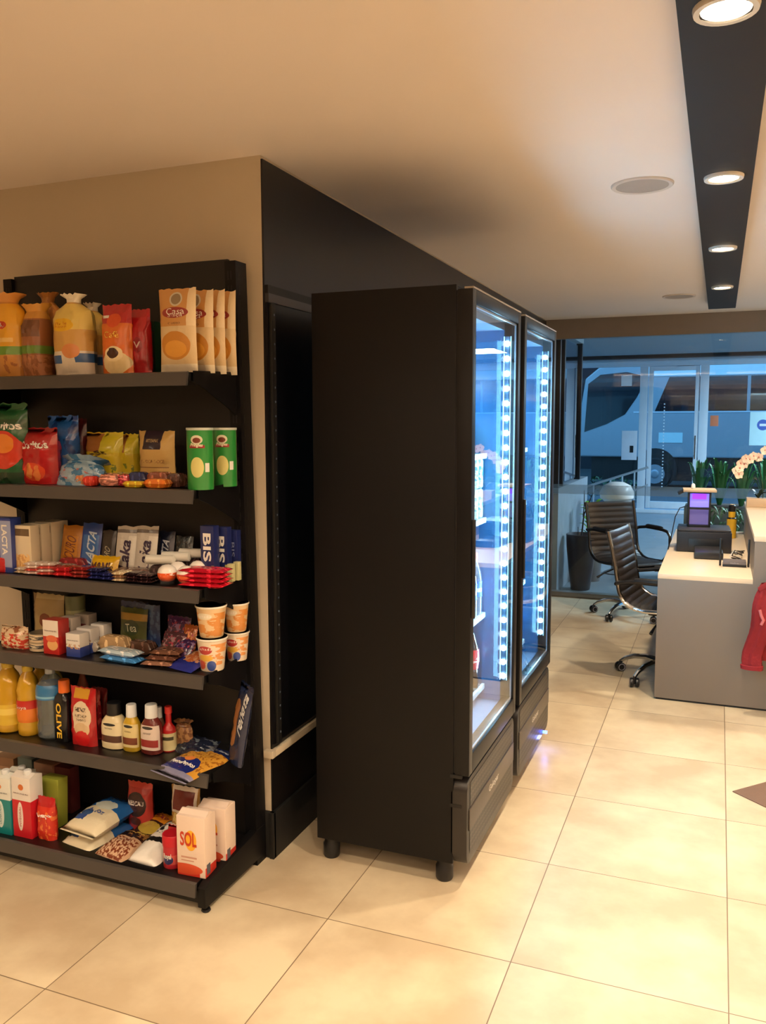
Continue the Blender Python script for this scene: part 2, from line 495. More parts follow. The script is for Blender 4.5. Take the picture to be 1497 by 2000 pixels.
# ------------------------------------------------------------------ the room
def floor_surface():
    m, nt, b = base_mat('porcelain_tile_floor'); N = nt.nodes.new; L = nt.links.new
    g = N('ShaderNodeNewGeometry')
    ad = N('ShaderNodeVectorMath'); ad.operation = 'SUBTRACT'; ad.inputs[1].default_value = (-0.521 - 6.0156, 2.3355 - 6.0156, 0)
    L(g.outputs['Position'], ad.inputs[0])
    sc = N('ShaderNodeVectorMath'); sc.operation = 'SCALE'; sc.inputs['Scale'].default_value = 1 / .60156
    L(ad.outputs[0], sc.inputs[0])
    fr = N('ShaderNodeVectorMath'); fr.operation = 'FRACTION'; L(sc.outputs[0], fr.inputs[0])
    sb = N('ShaderNodeVectorMath'); sb.operation = 'SUBTRACT'; sb.inputs[1].default_value = (.5, .5, 0); L(fr.outputs[0], sb.inputs[0])
    ab = N('ShaderNodeVectorMath'); ab.operation = 'ABSOLUTE'; L(sb.outputs[0], ab.inputs[0])
    sp = N('ShaderNodeSeparateXYZ'); L(ab.outputs[0], sp.inputs[0])
    mx = N('ShaderNodeMath'); mx.operation = 'MAXIMUM'; L(sp.outputs[0], mx.inputs[0]); L(sp.outputs[1], mx.inputs[1])
    gt = N('ShaderNodeMath'); gt.operation = 'GREATER_THAN'; gt.inputs[1].default_value = .4972; L(mx.outputs[0], gt.inputs[0])
    fl = N('ShaderNodeVectorMath'); fl.operation = 'FLOOR'; L(sc.outputs[0], fl.inputs[0])
    wn_ = N('ShaderNodeTexWhiteNoise'); L(fl.outputs[0], wn_.inputs['Vector'])
    off = N('ShaderNodeVectorMath'); off.operation = 'MULTIPLY_ADD'; off.inputs[1].default_value = (9, 9, 9)
    L(wn_.outputs['Color'], off.inputs[0]); L(g.outputs['Position'], off.inputs[2])
    n1 = N('ShaderNodeTexNoise'); n1.inputs['Scale'].default_value = 3.2; n1.inputs['Detail'].default_value = 5; n1.inputs['Roughness'].default_value = .55
    L(off.outputs[0], n1.inputs['Vector'])
    cr = N('ShaderNodeValToRGB'); cr.color_ramp.elements[0].position = .36; cr.color_ramp.elements[1].position = .62
    cr.color_ramp.elements[0].color = rgb((190, 171, 142)); cr.color_ramp.elements[1].color = rgb((214, 199, 170))
    L(n1.outputs['Fac'], cr.inputs[0])
    mix = N('ShaderNodeMix'); mix.data_type = 'RGBA'; mix.inputs[7].default_value = rgb((118, 98, 76))
    L(gt.outputs[0], mix.inputs[0]); L(cr.outputs[0], mix.inputs[6]); L(mix.outputs[2], b.inputs['Base Color'])
    b.inputs['Roughness'].default_value = .42
    bp = N('ShaderNodeBump'); bp.invert = True; bp.inputs['Strength'].default_value = .3; bp.inputs['Distance'].default_value = .002
    L(gt.outputs[0], bp.inputs['Height']); L(bp.outputs[0], b.inputs['Normal'])
    return m
WALLM = mat('beige_wall_paint', (196, 181, 158), .7, var=.03, scale=3)
CEILM = mat('white_ceiling_paint', (238, 226, 219), .8, var=.02, scale=2)
CLAD = mat('black_wall_cladding', (17, 15, 16), .33, var=.1, scale=2)
struct('fill_shield', MB().box(3.70, -2.2, 2.0, 4.0, 7.6, 2.04).box(3.70, -2.2, 2.04, 3.72, 7.6, 2.2).box(-4.2, -2.2, 2.0, 3.7, -1.9, 2.04).box(-4.2, -1.92, 2.04, 3.7, -1.9, 2.2), CEILM)  # unseen ledge and lip, added to keep the fill lights out of reflections
struct('floor', MB().box(-4.2, -2.2, -.1, 4.0, 7.72, 0), floor_surface())
struct('ceiling', MB().box(-4.2, -2.2, 2.5, 4.0, 7.72, 2.62), CEILM)
struct('wall_left', MB().box(-4.2, 2.62, 0, -1.485, 7.72, 2.5), WALLM)
struct('wall_side', MB().box(-1.485, 2.622, .17, -1.478, 7.70, 2.488), CLAD)
struct('wall_right', MB().box(4.0, -2.2, 0, 4.1, 7.72, 2.5), WALLM)
struct('wall_back', MB().box(-4.2, -2.3, 0, 4.0, -2.2, 2.5), mat('brown_wall_paint', (96, 84, 72), .7))
struct('wall_far_left', MB().box(-4.3, -2.2, 0, -4.2, 2.62, 2.5), WALLM)
struct('baseboard_left', MB().box(-4.2, 2.606, 0, -1.466, 2.62, .176).box(-1.485, 2.6, 0, -1.466, 7.70, .176), BLACKM, bevel=.002)
struct('trim_1', MB().box(-1.50, 2.596, .385, -1.462, 2.622, .412).box(-1.478, 2.622, .385, -1.462, 3.9, .412), mat('beige_trim', (205, 190, 165), .45), bevel=.002)

# perforated black wall frame beside the corner, half hidden behind the first cooler
t = thing('perforated_wall_frame', 'black perforated shelving frame with grey header fixed to the side wall behind the first fridge', 'wall frame', (-1.478, 3.2, 0))
MB().box(0, -.575, .43, .008, .575, 2.012).build('back_panel', mat('blue_black_panel', (8, 8, 14), .35), t)
MB().box(0, -.575, 2.012, .014, .575, 2.042).build('header_strip', mat('grey_strip', (60, 58, 60), .4), t)
MB().box(0, -.575, 2.042, .012, .575, 2.07).build('top_rail', BLACKM, t)
mb = MB()
for y in (-.552, .552): mb.box(.008, y - .014, .43, .02, y + .014, 2.01)
mb.build('upright', BLACKM, t, bevel=.002)
mb = MB()
for k in range(31): mb.lathe([(.0042, .0201), (.0036, .0206)], 8, (0, -.548, .47 + k * .05), axis='x')
mb.build('slot_holes', mat('slot_backlit_grey', (92, 104, 124), .4), t)  # light coming through the holes is put into the discs' pale colour

# ------------------------------------------------------------------ ceiling fixtures
t = thing('linear_light_fixture', 'long black linear ceiling fixture with a row of round white downlights', 'ceiling light', (-.02, 3.0, 2.4985))
MB().box(-.096, -5.0, -.055, .096, 4.02, 0).build('housing', mat('black_fixture_paint', (34, 28, 26), .8), t, bevel=.003)
LENS = mat('lit_lens', (255, 245, 225), .3, emit=(255, 236, 205), estr=28)
RING = mat('lamp_ring', (220, 214, 205), .4)
for k in range(-2, 4):
    y = 1.964 + (k) * 1.305 - 3.0
    r = MB().lathe([(.052, -.066), (.064, -.066), (.066, -.058), (.066, -.050), (.05, -.050), (.05, -.062)], 28, (0, y, 0), caps=False).build('lamp_ring', RING, t, smooth=True)
    MB().lathe([(.001, -.060), (.051, -.058)], 28, (0, y, 0)).build('lamp_lens', LENS, r)
    light('downlight_lamp', 'SPOT', (0, y, -.075), 92, WARM, .045, (0, 0, 0), R_(152), .8, parent=t)
def speaker(y, lab):
    t = thing('ceiling_speaker', lab, 'ceiling speaker', (-.312, y, 2.5), group='round ceiling speakers')
    MB().lathe([(.098, -.0), (.098, -.006), (.112, -.008), (.116, -.004), (.116, 0)], 40, caps=False).build('rim', mat('speaker_rim', (214, 200, 188), .5), t, smooth=True)
    MB().lathe([(.001, -.004), (.098, -.005)], 40, caps=False).build('grille', mat('speaker_grille', (176, 162, 150), .7, bump=.3, bscale=400), t)
speaker(3.49, 'larger, nearer round flush speaker in the ceiling left of the black light fixture')
speaker(6.62, 'smaller, farther round flush speaker in the ceiling near the glass front')

# ------------------------------------------------------------------ supermarket gondola
def perf_mat(name, col, hole, nu, nv, r=.36):
    m, nt, b = base_mat(name); N = nt.nodes.new; L = nt.links.new
    uv = N('ShaderNodeUVMap'); uv.uv_map = 'UVMap'
    sc = N('ShaderNodeVectorMath'); sc.operation = 'MULTIPLY'; sc.inputs[1].default_value = (nu, nv, 0); L(uv.outputs[0], sc.inputs[0])
    fr = N('ShaderNodeVectorMath'); fr.operation = 'FRACTION'; L(sc.outputs[0], fr.inputs[0])
    sb = N('ShaderNodeVectorMath'); sb.operation = 'SUBTRACT'; sb.inputs[1].default_value = (.5, .5, 0); L(fr.outputs[0], sb.inputs[0])
    ln = N('ShaderNodeVectorMath'); ln.operation = 'LENGTH'; L(sb.outputs[0], ln.inputs[0])
    lt = N('ShaderNodeMath'); lt.operation = 'LESS_THAN'; lt.inputs[1].default_value = r; L(ln.outputs['Value'], lt.inputs[0])
    mx = N('ShaderNodeMix'); mx.data_type = 'RGBA'; mx.inputs[6].default_value = rgb(col); mx.inputs[7].default_value = rgb(hole)
    L(lt.outputs[0], mx.inputs[0]); L(mx.outputs[2], b.inputs['Base Color'])
    b.inputs['Roughness'].default_value = .4
    return m
SHELF = mat('black_shelf_steel', (15, 14, 15), .3, var=.1)
SV = [(1.756, -1.548, 2.262), (1.384, -1.545, 2.270), (1.061, -1.540, 2.280), (.775, -1.536, 2.286), (.438, -1.532, 2.293)]
t = thing('gondola_shelving', 'tall black steel gondola shelving unit with six loaded shelves against the beige wall', 'shelving unit', (-2.0, 2.4, 0))
def G(mb, name, m, parent=t, **k): # built in world metres, stored relative to the unit
    off = Vector((-2.0, 2.4, 0)) if parent is t else Vector((0, 0, 0))
    if parent is not t: off = Vector((-2.0, 2.4, 0)) 
    mb.v = [tuple(Vector(p) - off) for p in mb.v]
    return mb.build(name, m, parent, **k)
mb = MB()
XL = -2.50
xr = lambda z: -1.502 - .012 * (z - .1)
yr = lambda z: 2.585 - .013 * (z - .1)
# back panel of stacked steel sheets
mb.prism([(XL, yr(.06) - .03, .06), (-1.545, yr(.06) - .03, .06), (-1.565, yr(2.14) - .03, 2.146), (XL, yr(2.14) - .03, 2.146)], (0, .012, 0))
G(mb, 'back_panel', mat('black_back_panel', (15, 14, 14), .5, var=.15, scale=3))
for sx in (0, 1):
    mb = MB()
    if sx: a = [(xr(0) - .045, 0), (xr(0), 0), (xr(2.135), 2.137), (xr(2.135) - .042, 2.137)]
    else: a = [(XL - .04, 0), (XL, 0), (XL, 2.137), (XL - .04, 2.137)]
    mb.prism([(x, yr(z) - .045, z) for x, z in a], (0, .07, 0))
    for k in range(38):
        z = .3 + k * .048
        x = xr(z) - .032 if sx else XL - .027
        for dx in (0, .012):
            mb.box(x + dx, yr(z) - .0466, z, x + dx + .005, yr(z) - .0448, z + .028, 1)
        mb.box((xr(z) if sx else XL) - .0002, yr(z) - .028, z, (xr(z) if sx else XL) + .0008, yr(z) - .022, z + .028, 1)
    G(mb, 'upright', [BLACK, mat('slot_dark', (7, 7, 8), .6)])
for z, xe, yf in SV:
    mb = MB()
    ti = .028
    mb.box(XL, yf, z - .028, xe, yr(z) - .034, z)
    sh = G(mb, 'shelf', SHELF, bevel=.002)
    # sloping price rail along the front edge
    h = .042
    mb = MB()
    mb.prism([(XL - .02, yf - .002, z + .002), (XL - .02, yf - .012, z - .001), (XL - .02, yf - .016, z - h), (XL - .02, yf - .010, z - h - .001), (XL - .02, yf - .002, z - .008)], (xe - XL + .02, 0, 0))
    G(mb, 'price_rail', RAIL, sh)
    for xb in (xe - .006 + .012, XL + .004):
        mb = MB()
        mb.prism([(xb, yf + .012, z - .03), (xb, yf + .012, z + .004), (xb, yr(z) - .04, z + .012), (xb, yr(z) - .04, z - .135), (xb, yr(z) - .09, z - .11), (xb, yf + .07, z - .05)], (.005, 0, 0))
        G(mb, 'bracket', BLACK, sh)
# base deck
mb = MB().box(XL, 2.212, .074, -1.535, 2.56, .104)
sh = G(mb, 'base_deck', SHELF, bevel=.002)
mb = MB()
mb.prism([(XL - .02, 2.208, .106), (XL - .02, 2.198, .103), (XL - .02, 2.193, .060), (XL - .02, 2.200, .059)], (-1.532 - XL + .02, 0, 0))
G(mb, 'price_rail', RAIL, sh)
G(MB().box(XL, 2.235, .018, -1.54, 2.25, .074), 'kick_plate', BLACKM)
for xb in (XL - .02, -1.530):
    mb = MB().prism([(xb, 2.205, .022), (xb, 2.205, .09), (xb, 2.24, .104), (xb, 2.56, .135), (xb, 2.6, .135), (xb, 2.6, .022)], (.03, 0, 0))
    G(mb, 'base_foot_beam', BLACK, bevel=.003)
for xb in (XL - .005, -1.515):
    for yb in (2.23, 2.575):
        G(MB().lathe([(.013, 0), (.016, .004), (.014, .010), (.006, .012), (.006, .03)], 16, (xb, yb, 0)), 'levelling_foot', BLACKP, smooth=True)

# ------------------------------------------------------------------ glass door coolers
INNER = mat('cooler_liner', (110, 135, 165), .38, var=.05)
INNERB = mat('cooler_side_liner', (40, 92, 140), .2, var=.05)
LEDM = mat('led_diode', (240, 250, 255), .3, emit=(200, 238, 255), estr=90)
LEDBAR = mat('led_bar', (200, 230, 255), .3, emit=(110, 205, 255), estr=3)
DOORF = mat('black_door_frame', (15, 15, 18), .36, ior=1.35)
PANE = pane_mat('cooler_glass', refl=1.6)
PANE2 = pane_mat('cooler_inner_glass', refl=.8)
def cooler(name, lab, y0):
    t = thing(name, lab, 'fridge', (-1.04, y0 + .35, 0), group='black glass door drink coolers')
    X0, X1, XD = -1.318 + 1.04, -.800 + 1.04, -.745 + 1.04
    Y0, Y1 = -.35, .35
    def b(n, m, *bx, parent=t, **k):
        mb = MB()
        for q in bx: mb.box(*q)
        return mb.build(n, m, parent, **k)
    b('side_panel', BLACK, (X0, Y0, .085, X1, Y0 + .012, 2.037), bevel=.003)
    b('side_panel', BLACK, (X0, Y1 - .012, .085, X1, Y1, 2.037), bevel=.003)
    b('back_panel', BLACKM, (X0, Y0 + .012, .085, X0 + .02, Y1 - .012, 2.03))
    b('top_panel', BLACK, (X0 + .02, Y0 + .012, 1.995, X1, Y1 - .012, 2.033))
    b('compressor_housing', BLACKM, (X0 + .02, Y0 + .012, .085, X1 - .02, Y1 - .012, .39))
    lin = b('liner', [INNERB, INNER], (X0 + .022, Y0 + .013, .392, X1, Y0 + .045, 1.99), (X0 + .022, Y1 - .045, .392, X1, Y1 - .013, 1.99))
    b('liner_back', INNER, (X0 + .022, Y0 + .045, .392, X0 + .05, Y1 - .045, 1.99), parent=lin)
    b('liner_ceiling', INNER, (X0 + .05, Y0 + .045, 1.955, X1, Y1 - .045, 1.99), parent=lin)
    b('liner_floor', INNER, (X0 + .05, Y0 + .045, .392, X1, Y1 - .045, .46), parent=lin)
    b('evaporator_cover', mat('white_cover', (200, 210, 220), .4), (X0 + .05, Y0 + .05, 1.80, X0 + .30, Y1 - .05, 1.953), parent=lin)
    for z in (1.473, 1.215, .825, .525):
        xf = -.865 + 1.04
        mb = MB()
        mb.box(xf - .012, Y0 + .047, z - .02, xf, Y1 - .047, z)
        mb.box(X0 + .06, Y0 + .047, z - .008, X0 + .07, Y1 - .047, z)
        for k in range(22):
            y = Y0 + .06 + k * (.58 / 21)
            mb.box(X0 + .06, y - .0015, z - .004, xf, y + .0015, z - .001)
        mb.build('wire_shelf', mat('white_wire', (215, 225, 232), .35), t)
    # door
    d = MB()
    d.box(X1 + .004, Y0, .405, XD, Y0 + .042, 2.022).box(X1 + .004, Y1 - .042, .405, XD, Y1, 2.022)
    d.box(X1 + .004, Y0 + .042, .405, XD, Y1 - .042, .472).box(X1 + .004, Y0 + .042, 1.978, XD, Y1 - .042, 2.022)
    dr = d.build('door', DOORF, t, bevel=.003)
    for nm, xg in (('glass', XD - .006), ('inner_glass', XD - .0120)):
        MB().face([(xg, Y0 + .042, .472), (xg, Y1 - .042, .472), (xg, Y1 - .042, 1.978), (xg, Y0 + .042, 1.978)]).build(nm, PANE if nm == 'glass' else PANE2, dr)
    b('gasket', BLACKM, (X1 - .004, Y0 + .004, .41, X1 + .006, Y0 + .040, 2.018), (X1 - .004, Y1 - .040, .41, X1 + .006, Y1 - .004, 2.018), (X1 - .004, Y0 + .04, 1.984, X1 + .006, Y1 - .04, 2.018), (X1 - .004, Y0 + .04, .41, X1 + .006, Y1 - .04, .455), parent=dr)
    b('glazing_trim', mat('silver_trim', (170, 175, 182), .3, .8), (XD - .014, Y0 + .0425, .474, XD - .008, Y0 + .048, 1.976), (XD - .014, Y1 - .048, .474, XD - .008, Y1 - .0425, 1.976),
      (XD - .014, Y0 + .048, .474, XD - .008, Y1 - .048, .480), (XD - .014, Y0 + .048, 1.970, XD - .008, Y1 - .048, 1.976), parent=dr)
    b('handle', BLACKP, (XD, Y0 + .006, .95, XD + .012, Y0 + .018, 1.28), parent=dr, bevel=.003)
    b('top_edge_strip', mat('beige_edge', (150, 140, 128), .4, .3), (XD - .03, Y0 + .004, 2.0222, XD + .0006, Y1 - .004, 2.0282), parent=dr)
    # lower grille panel with rounded outer frame
    pts = []
    for cy, cz, a0 in ((Y1 - .045, .125, -90), (Y1 - .045, .345, 0), (Y0 + .045, .345, 90), (Y0 + .045, .125, 180)):
        for k in range(5):
            a = R_(a0 + k * 22.5); pts.append((cy + .045 * math.cos(a), cz + .045 * math.sin(a)))
    g = MB().prism([(X1 - .01, y, z) for y, z in pts], (XD - X1 + .004, 0, 0)).build('grille_panel', mat('grille_grey', (36, 33, 32), .38), t, bevel=.003)
    P1 = perf_mat('perforated_band', (66, 61, 58), (5, 5, 6), 28, 4, .40)
    for z0, z1 in ((.115, .20), (.285, .37)):
        x = XD - .0045
        MB().face([(x, Y0 + .035, z0), (x, Y1 - .035, z0), (x, Y1 - .035, z1), (x, Y0 + .035, z1)], 0, [(0, 0), (1, 0), (1, 1), (0, 1)]).build('perforated_band', P1, g)
    mb = MB().box(XD - .006, Y0 + .02, .205, XD - .001, Y1 - .02, .28)
    pb = mb.build('logo_band', mat('brown_grey_band', (70, 62, 55), .35), g, bevel=.001)
    lettering(pb, lambda u, v: Vector((XD - .0002, Y0 + .02 + u * .66, .205 + v * .075)), ('Gelopar', .50, .5, .22, .42, (200, 195, 188), 0, .0015), 'logo')
    for zz in (.296, .40):
        b('side_notch', BLACKM, (X1 - .012, Y0 - .0015, zz - .006, X1 + .03, Y0 + .01, zz + .006), parent=g)
    for xx in (X0 + .035, X1 - .045):
        for yy in (Y0 + .05, Y1 - .05):
            MB().lathe([(.027, 0), (.031, .008), (.031, .05), (.026, .056), (.026, .086)], 20, (xx, yy, 0)).build('foot', BLACKP, t, smooth=True)
    # LED strip on the far jamb and a lamp under the ceiling of the cabinet
    st = b('led_strip', mat('blue_alu', (60, 90, 120), .5, .3), (.245, Y1 - .050, .55, .262, Y1 - .0455, 1.93))
    mb = MB()
    for k in range(24):
        mb.lathe([(.0112, -.0028), (.0112, 0), (.006, .002)], 10, (.2535, Y1 - .0535, .568 + k * .058), axis='y')
    mb.build('led_diodes', LEDM, st)
    b('led_light_bar', LEDBAR, (.2385, Y1 - .052, .55, .2420, Y1 - .0465, 1.93), (.2655, Y1 - .052, .55, .2685, Y1 - .0465, 1.93), parent=st)
    st2 = b('led_strip', mat('blue_alu', (60, 90, 120), .5, .3), (.245, Y0 + .0455, .55, .262, Y0 + .050, 1.93))
    mb = MB()
    for k in range(24):
        mb.lathe([(.004, -.002), (.0085, 0), (.0085, .0028)], 10, (.2535, Y0 + .0535, .568 + k * .058), axis='y')
    mb.build('led_diodes', LEDM, st2)
    light('cooler_led_light', 'AREA', (.235, Y1 - .06, 1.24), 9, (.26, .70, 1.0), .02, (R_(90), 0, R_(-200)), size_y=1.35, parent=t)
    light('cooler_led_light', 'AREA', (.235, Y0 + .06, 1.24), 12, (.26, .70, 1.0), .02, (R_(90), 0, R_(20)), size_y=1.35, parent=t)
    lt = b('top_lamp', mat('lamp_white', (230, 245, 255), .3, emit=(200, 235, 255), estr=14), (.02, -.28, 1.775, .07, .05, 1.795))
    light('cooler_top_light', 'AREA', (.045, 0, 1.76), 5, (.45, .75, 1.0), .05, (0, 0, 0), size_y=.5, parent=t)
    return t
cooler('drink_cooler', 'tall black glass door fridge nearest the shelving with bottles and lit by blue LEDs', 2.66)
c2 = cooler('drink_cooler', 'second tall black glass door fridge behind the first, nearer the glass entrance', 3.435)
o = MB().box(-.035, -.004, .0, .035, .004, .012).build('blue_glow_strip', mat('blue_glow', (90, 110, 255), .3, emit=(60, 90, 255), estr=12), c2, loc=(.275, .22, .085))  # added glowing strip, stands in for a blue reflection below the fridge
light('blue_spot_fill', 'POINT', (.30, .22, .06), .22, (.2, .3, 1), .01, parent=c2)  # added point light for the blue spot on the floor
# drinks inside the coolers
def drink_profile(kind):
    if kind == 'big': return [(.0, .0), (.85, .0), (.95, .02), (.97, .1), (.90, .30), (1, .42), (.97, .56), (.6, .78), (.3, .90), (.28, .93)]
    if kind == 'small': return [(0, 0), (.88, 0), (1, .03), (1, .3), (.93, .42), (1, .55), (.85, .68), (.45, .84), (.38, .92)]
    return [(0, 0), (.8, 0), (1, .05), (1, .92), (.85, 1)]
CLR = pane_mat('clear_bottle', tint=(.86, .93, .97, 1), rough=.03, refl=2.2, body=.22, bodycol=(190, 215, 230))
COLA = mat('cola_liquid', (42, 18, 16), .12, coat=.5)
REDCAP = mat('red_cap', (205, 30, 45), .35); WHT = mat('white_cap', (225, 228, 230), .4); BLUC = mat('blue_cap', (40, 90, 200), .4)
def drink(x, y, z, r, h, kind, m, cap, lab, label, group):
    if kind == 'can':
        o = bottle('drink_can', label, 'drink can', (x, y - r, z, 2 * r, h), drink_profile('can'), m, None, None, (), group, n=16)
        MB().lathe([(.7 * r, h * 1.0), (.80 * r, h * 1.015)], 16).build('lid', WHITEM, o)
        return o
    o = bottle('drink_bottle', label, 'bottle', (x, y - r, z, 2 * r, h), drink_profile(kind), m, ([(.3, .90), (.34, .905), (.34, .985), (.3, 1)] if kind == 'big' else [(.4, .90), (.44, .905), (.44, .985), (.4, 1)], cap), lab, (), group, n=18)
    return o
LRED = PM('cola_label', (200, 25, 40), [('r', -1, 9, .35, .6, (240, 235, 235)), ('n', 9, .5, (200, 25, 40), -1, 9, .35, .6)])
LBLU = PM('water_label', (60, 130, 215), [('r', -1, 9, .3, .55, (235, 240, 245))])
LGRN = PM('green_label', (60, 150, 90), [('r', -1, 9, .2, .5, (230, 235, 160))])
posn = ['at the glass end', 'second from the glass end', 'third from the glass end', 'fourth from the glass end', 'at the hidden end']
def row(cx, zs, n, r, h, kind, m, cap, lab, what, shelf, grp, cname, dy, y1):
    for k in range(n):
        y = y1 - r - .006 - k * dy
        drink(cx, y, zs, r, h, kind, m, cap, lab, '%s, %s shelf of %s, %s from far wall' % (what, shelf, cname, ('first', 'second', 'third', 'fourth', 'fifth', 'sixth')[k]), grp)
for cn, yo, e in (('first fridge', 3.36, 0), ('second fridge', 4.135, 1)):
    Y1 = yo - .05 - .012
    row(-.912, .5265, 4, .046, .285, 'big', CLR if e else COLA, WHT if e else REDCAP, (.30, .58, LBLU if e else LRED), 'large clear bottle' if e else 'large cola bottle with red label', 'bottom', 'large bottles, bottom shelf of the ' + cn, cn, .1, Y1 - .02)
    row(-.898, .8265, 5, .032, .25, 'small', CLR if not e else COLA, REDCAP if not e else WHT, (.3, .55, LRED if e else LBLU), 'small bottle', 'lower middle', 'small bottles, lower middle shelf of the ' + cn, cn, .078, Y1 - (.0 if not e else .1))
    for lay_, zc in (('lower', 1.2165), ('upper', 1.3365)): row(-.898, zc, 6, .031, .117, 'can', PM('can_print%d' % e, (175, 205, 215) if not e else (220, 228, 235), [('r', -1, 9, .3, .75, (60, 150, 190)), ('n', 7, .5, (225, 235, 190), -1, 9, .1, .9)]), None, None, 'pale drink can in %s layer' % lay_, 'upper middle', 'cans, upper middle shelf of the ' + cn, cn, .068, Y1 - (.0 if not e else .12))
    if not e:
        for k in range(4):
            bag('salad_pouch', 'green and white food pouch on top wire shelf, first fridge, %s from far wall' % ('first', 'second', 'third', 'fourth')[k], 'food pouch', (-.91, Y1 - .07 - k * .1, 1.4745, .10, .15), .05,
                PM('pouch_print%d' % (k % 2), (200, 225, 190), [('n', 6, .52, (225, 120, 150), -1, 2, .1, .8), ('n', 9, .55, (90, 170, 80), -1, 2, .2, .9), ('r', -1, 2, .85, 1, (235, 240, 240))]), rz=75, group='food pouches in the first fridge')
    else:
        row(-.91, 1.4745, 3, .033, .2, 'small', CLR, BLUC, (.3, .5, LBLU), 'clear water bottle with blue label', 'top', 'small bottles, top shelf of the ' + cn, cn, .078, Y1 - .12)
# ------------------------------------------------------------------ groceries, top shelf
W_, K_ = (240, 236, 228), (28, 24, 24)
RD, OR, YL, CR = (196, 28, 34), (226, 120, 30), (238, 188, 50), (226, 206, 166)
bread1 = PM('bread_yellow', (214, 150, 74), [('r', -1, 2, .36, .88, (238, 176, 44)), ('r', -1, 2, .27, .37, (112, 160, 62)), ('n', 5, .56, (178, 112, 62), -1, 2, 0, .26), ('e', .62, .62, .13, .045, (200, 60, 30)), ('r', .35, .85, .42, .47, (246, 206, 120))])
bag('bread_bag', 'yellow bread bag with a green band, leftmost on the top shelf', 'bread bag', (-2.3620, 2.3000, 1.7566, 0.1760, 0.2920), .10, bread1, [('PÃO', .62, .62, .2, .05, W_)], gather=.55, seal=.02)
bag('bread_bag', 'brown wholegrain bread bag with a green band beside the yellow bread bag', 'bread bag', (-2.2385, 2.3100, 1.7566, 0.1070, 0.2520), .10,
    PM('bread_brown', (160, 100, 62), [('r', .1, .9, .55, .78, (120, 78, 52)), ('r', -1, 2, .32, .43, (108, 150, 60)), ('n', 6, .5, (190, 126, 84), -1, 2, 0, .3), ('r', -1, 2, .8, 1, (216, 158, 70))]), gather=.3, seal=.02)
bag('bread_bag', 'orange brown bread bag with twisted top standing behind at the left', 'bread bag', (-2.2600, 2.4000, 1.7566, 0.1260, 0.3030), .08, PM('bread_tan', (176, 116, 60), [('n', 5, .5, (200, 140, 70), -1, 2, 0, 1)]), gather=.72, seal=.02)
bt = PM('bread_clear', (216, 170, 92), [('r', -1, 2, .56, .88, (232, 206, 110)), ('r', -1, 2, 0, .30, (226, 216, 200)), ('r', .04, .38, .15, .25, (48, 96, 158)), ('r', .72, 1, .16, .27, (48, 96, 158)), ('e', .62, .30, .22, .09, (226, 150, 90)), ('e', .4, .62, .33, .08, (238, 192, 40)), ('r', -1, 2, .9, 1, (236, 230, 214))])
bag('bread_bag', 'sliced bread in yellow topped bag with white twisted neck and blue labels', 'bread bag', (-2.0560, 2.2900, 1.7566, 0.1600, 0.2730), .10, bt, [('Pão de', .4, .635, .34, .035, (210, 120, 30)), ('Forma', .4, .60, .34, .035, (210, 120, 30))], gather=.8, seal=.02)
bag('bread_bag', 'bread bag half hidden behind the one with a white twisted neck', 'bread bag', (-2.0675, 2.4000, 1.7566, 0.1150, 0.2580), .09, bt, gather=.8, seal=.02)
bag('coffee_bag', 'orange and red coffee bag with a cup of coffee picture', 'coffee bag', (-1.8650, 2.2900, 1.7566, 0.1180, 0.2300), .07,
    PM('coffee_orange', (222, 112, 36), [('r', -1, 2, .72, 1, (186, 34, 34)), ('e', .55, .76, .24, .10, (222, 84, 34)), ('e', .58, .17, .42, .17, (238, 214, 160)), ('e', .55, .29, .30, .11, (246, 226, 180)), ('e', .52, .30, .2, .075, (70, 36, 22)), ('r', .12, .35, .80, .84, W_)], rough=.25),
    [('Café', .5, .56, .5, .09, (250, 214, 90))], seal=.04)
bag('coffee_bag', 'plain red coffee bag beside the orange coffee bag', 'coffee bag', (-1.8020, 2.3300, 1.7566, 0.0840, 0.2150), .06, PM('coffee_red', (184, 26, 34), [('r', .05, .16, .1, .8, (220, 60, 50)), ('e', .6, .45, .2, .12, (150, 16, 26))], rough=.25), [('V', .6, .45, .3, .1, (230, 200, 190))], seal=.04)
carton('tea_box', 'dark green box with vertical lettering behind the beige biscuit packs', 'box', (-1.8050, 2.4000, 1.7566, 0.0600, 0.1800), .05, PM('dark_green_box', (26, 66, 46), [('r', .1, .2, .1, .9, (170, 170, 130))], wr=0), [('TRADICIONAL', .5, .45, .5, .25, (220, 220, 200), 90)])
sn = PM('casa_pack', (222, 196, 150), [('r', -1, 2, .55, 1, (208, 152, 84)), ('r', .82, 1, .55, 1, (232, 210, 170)), ('e', .5, .32, .40, .17, (206, 140, 52)), ('e', .5, .28, .30, .1, (228, 164, 66)), ('e', .52, .87, .17, .085, (205, 196, 176)), ('e', .52, .87, .13, .065, (150, 130, 100)), ('e', .5, .71, .36, .065, (160, 52, 46)), ('r', -1, 2, 0, .1, (236, 224, 200))], rough=.3)
def casa(lab, P): return bag('biscuit_pack', lab, 'biscuit pack', P, .045, sn, [('Casa', .52, .725, .5, .075, (245, 236, 224)), ('Suíça', .52, .675, .4, .05, (245, 236, 224)), ('QUEIJO', .5, .58, .34, .03, (90, 60, 30))], group='beige biscuit packs on the top shelf', seal=.03, bottom=False)
casa('largest looking beige and orange biscuit pack at the front of its row', (-1.6080, 2.2750, 1.7566, 0.1400, 0.2620))
casa('beige biscuit pack second in the row, just behind the front one', (-1.5840, 2.3450, 1.7566, 0.1280, 0.2640))
casa('beige biscuit pack third in its row', (-1.5760, 2.4050, 1.7566, 0.1220, 0.2720))
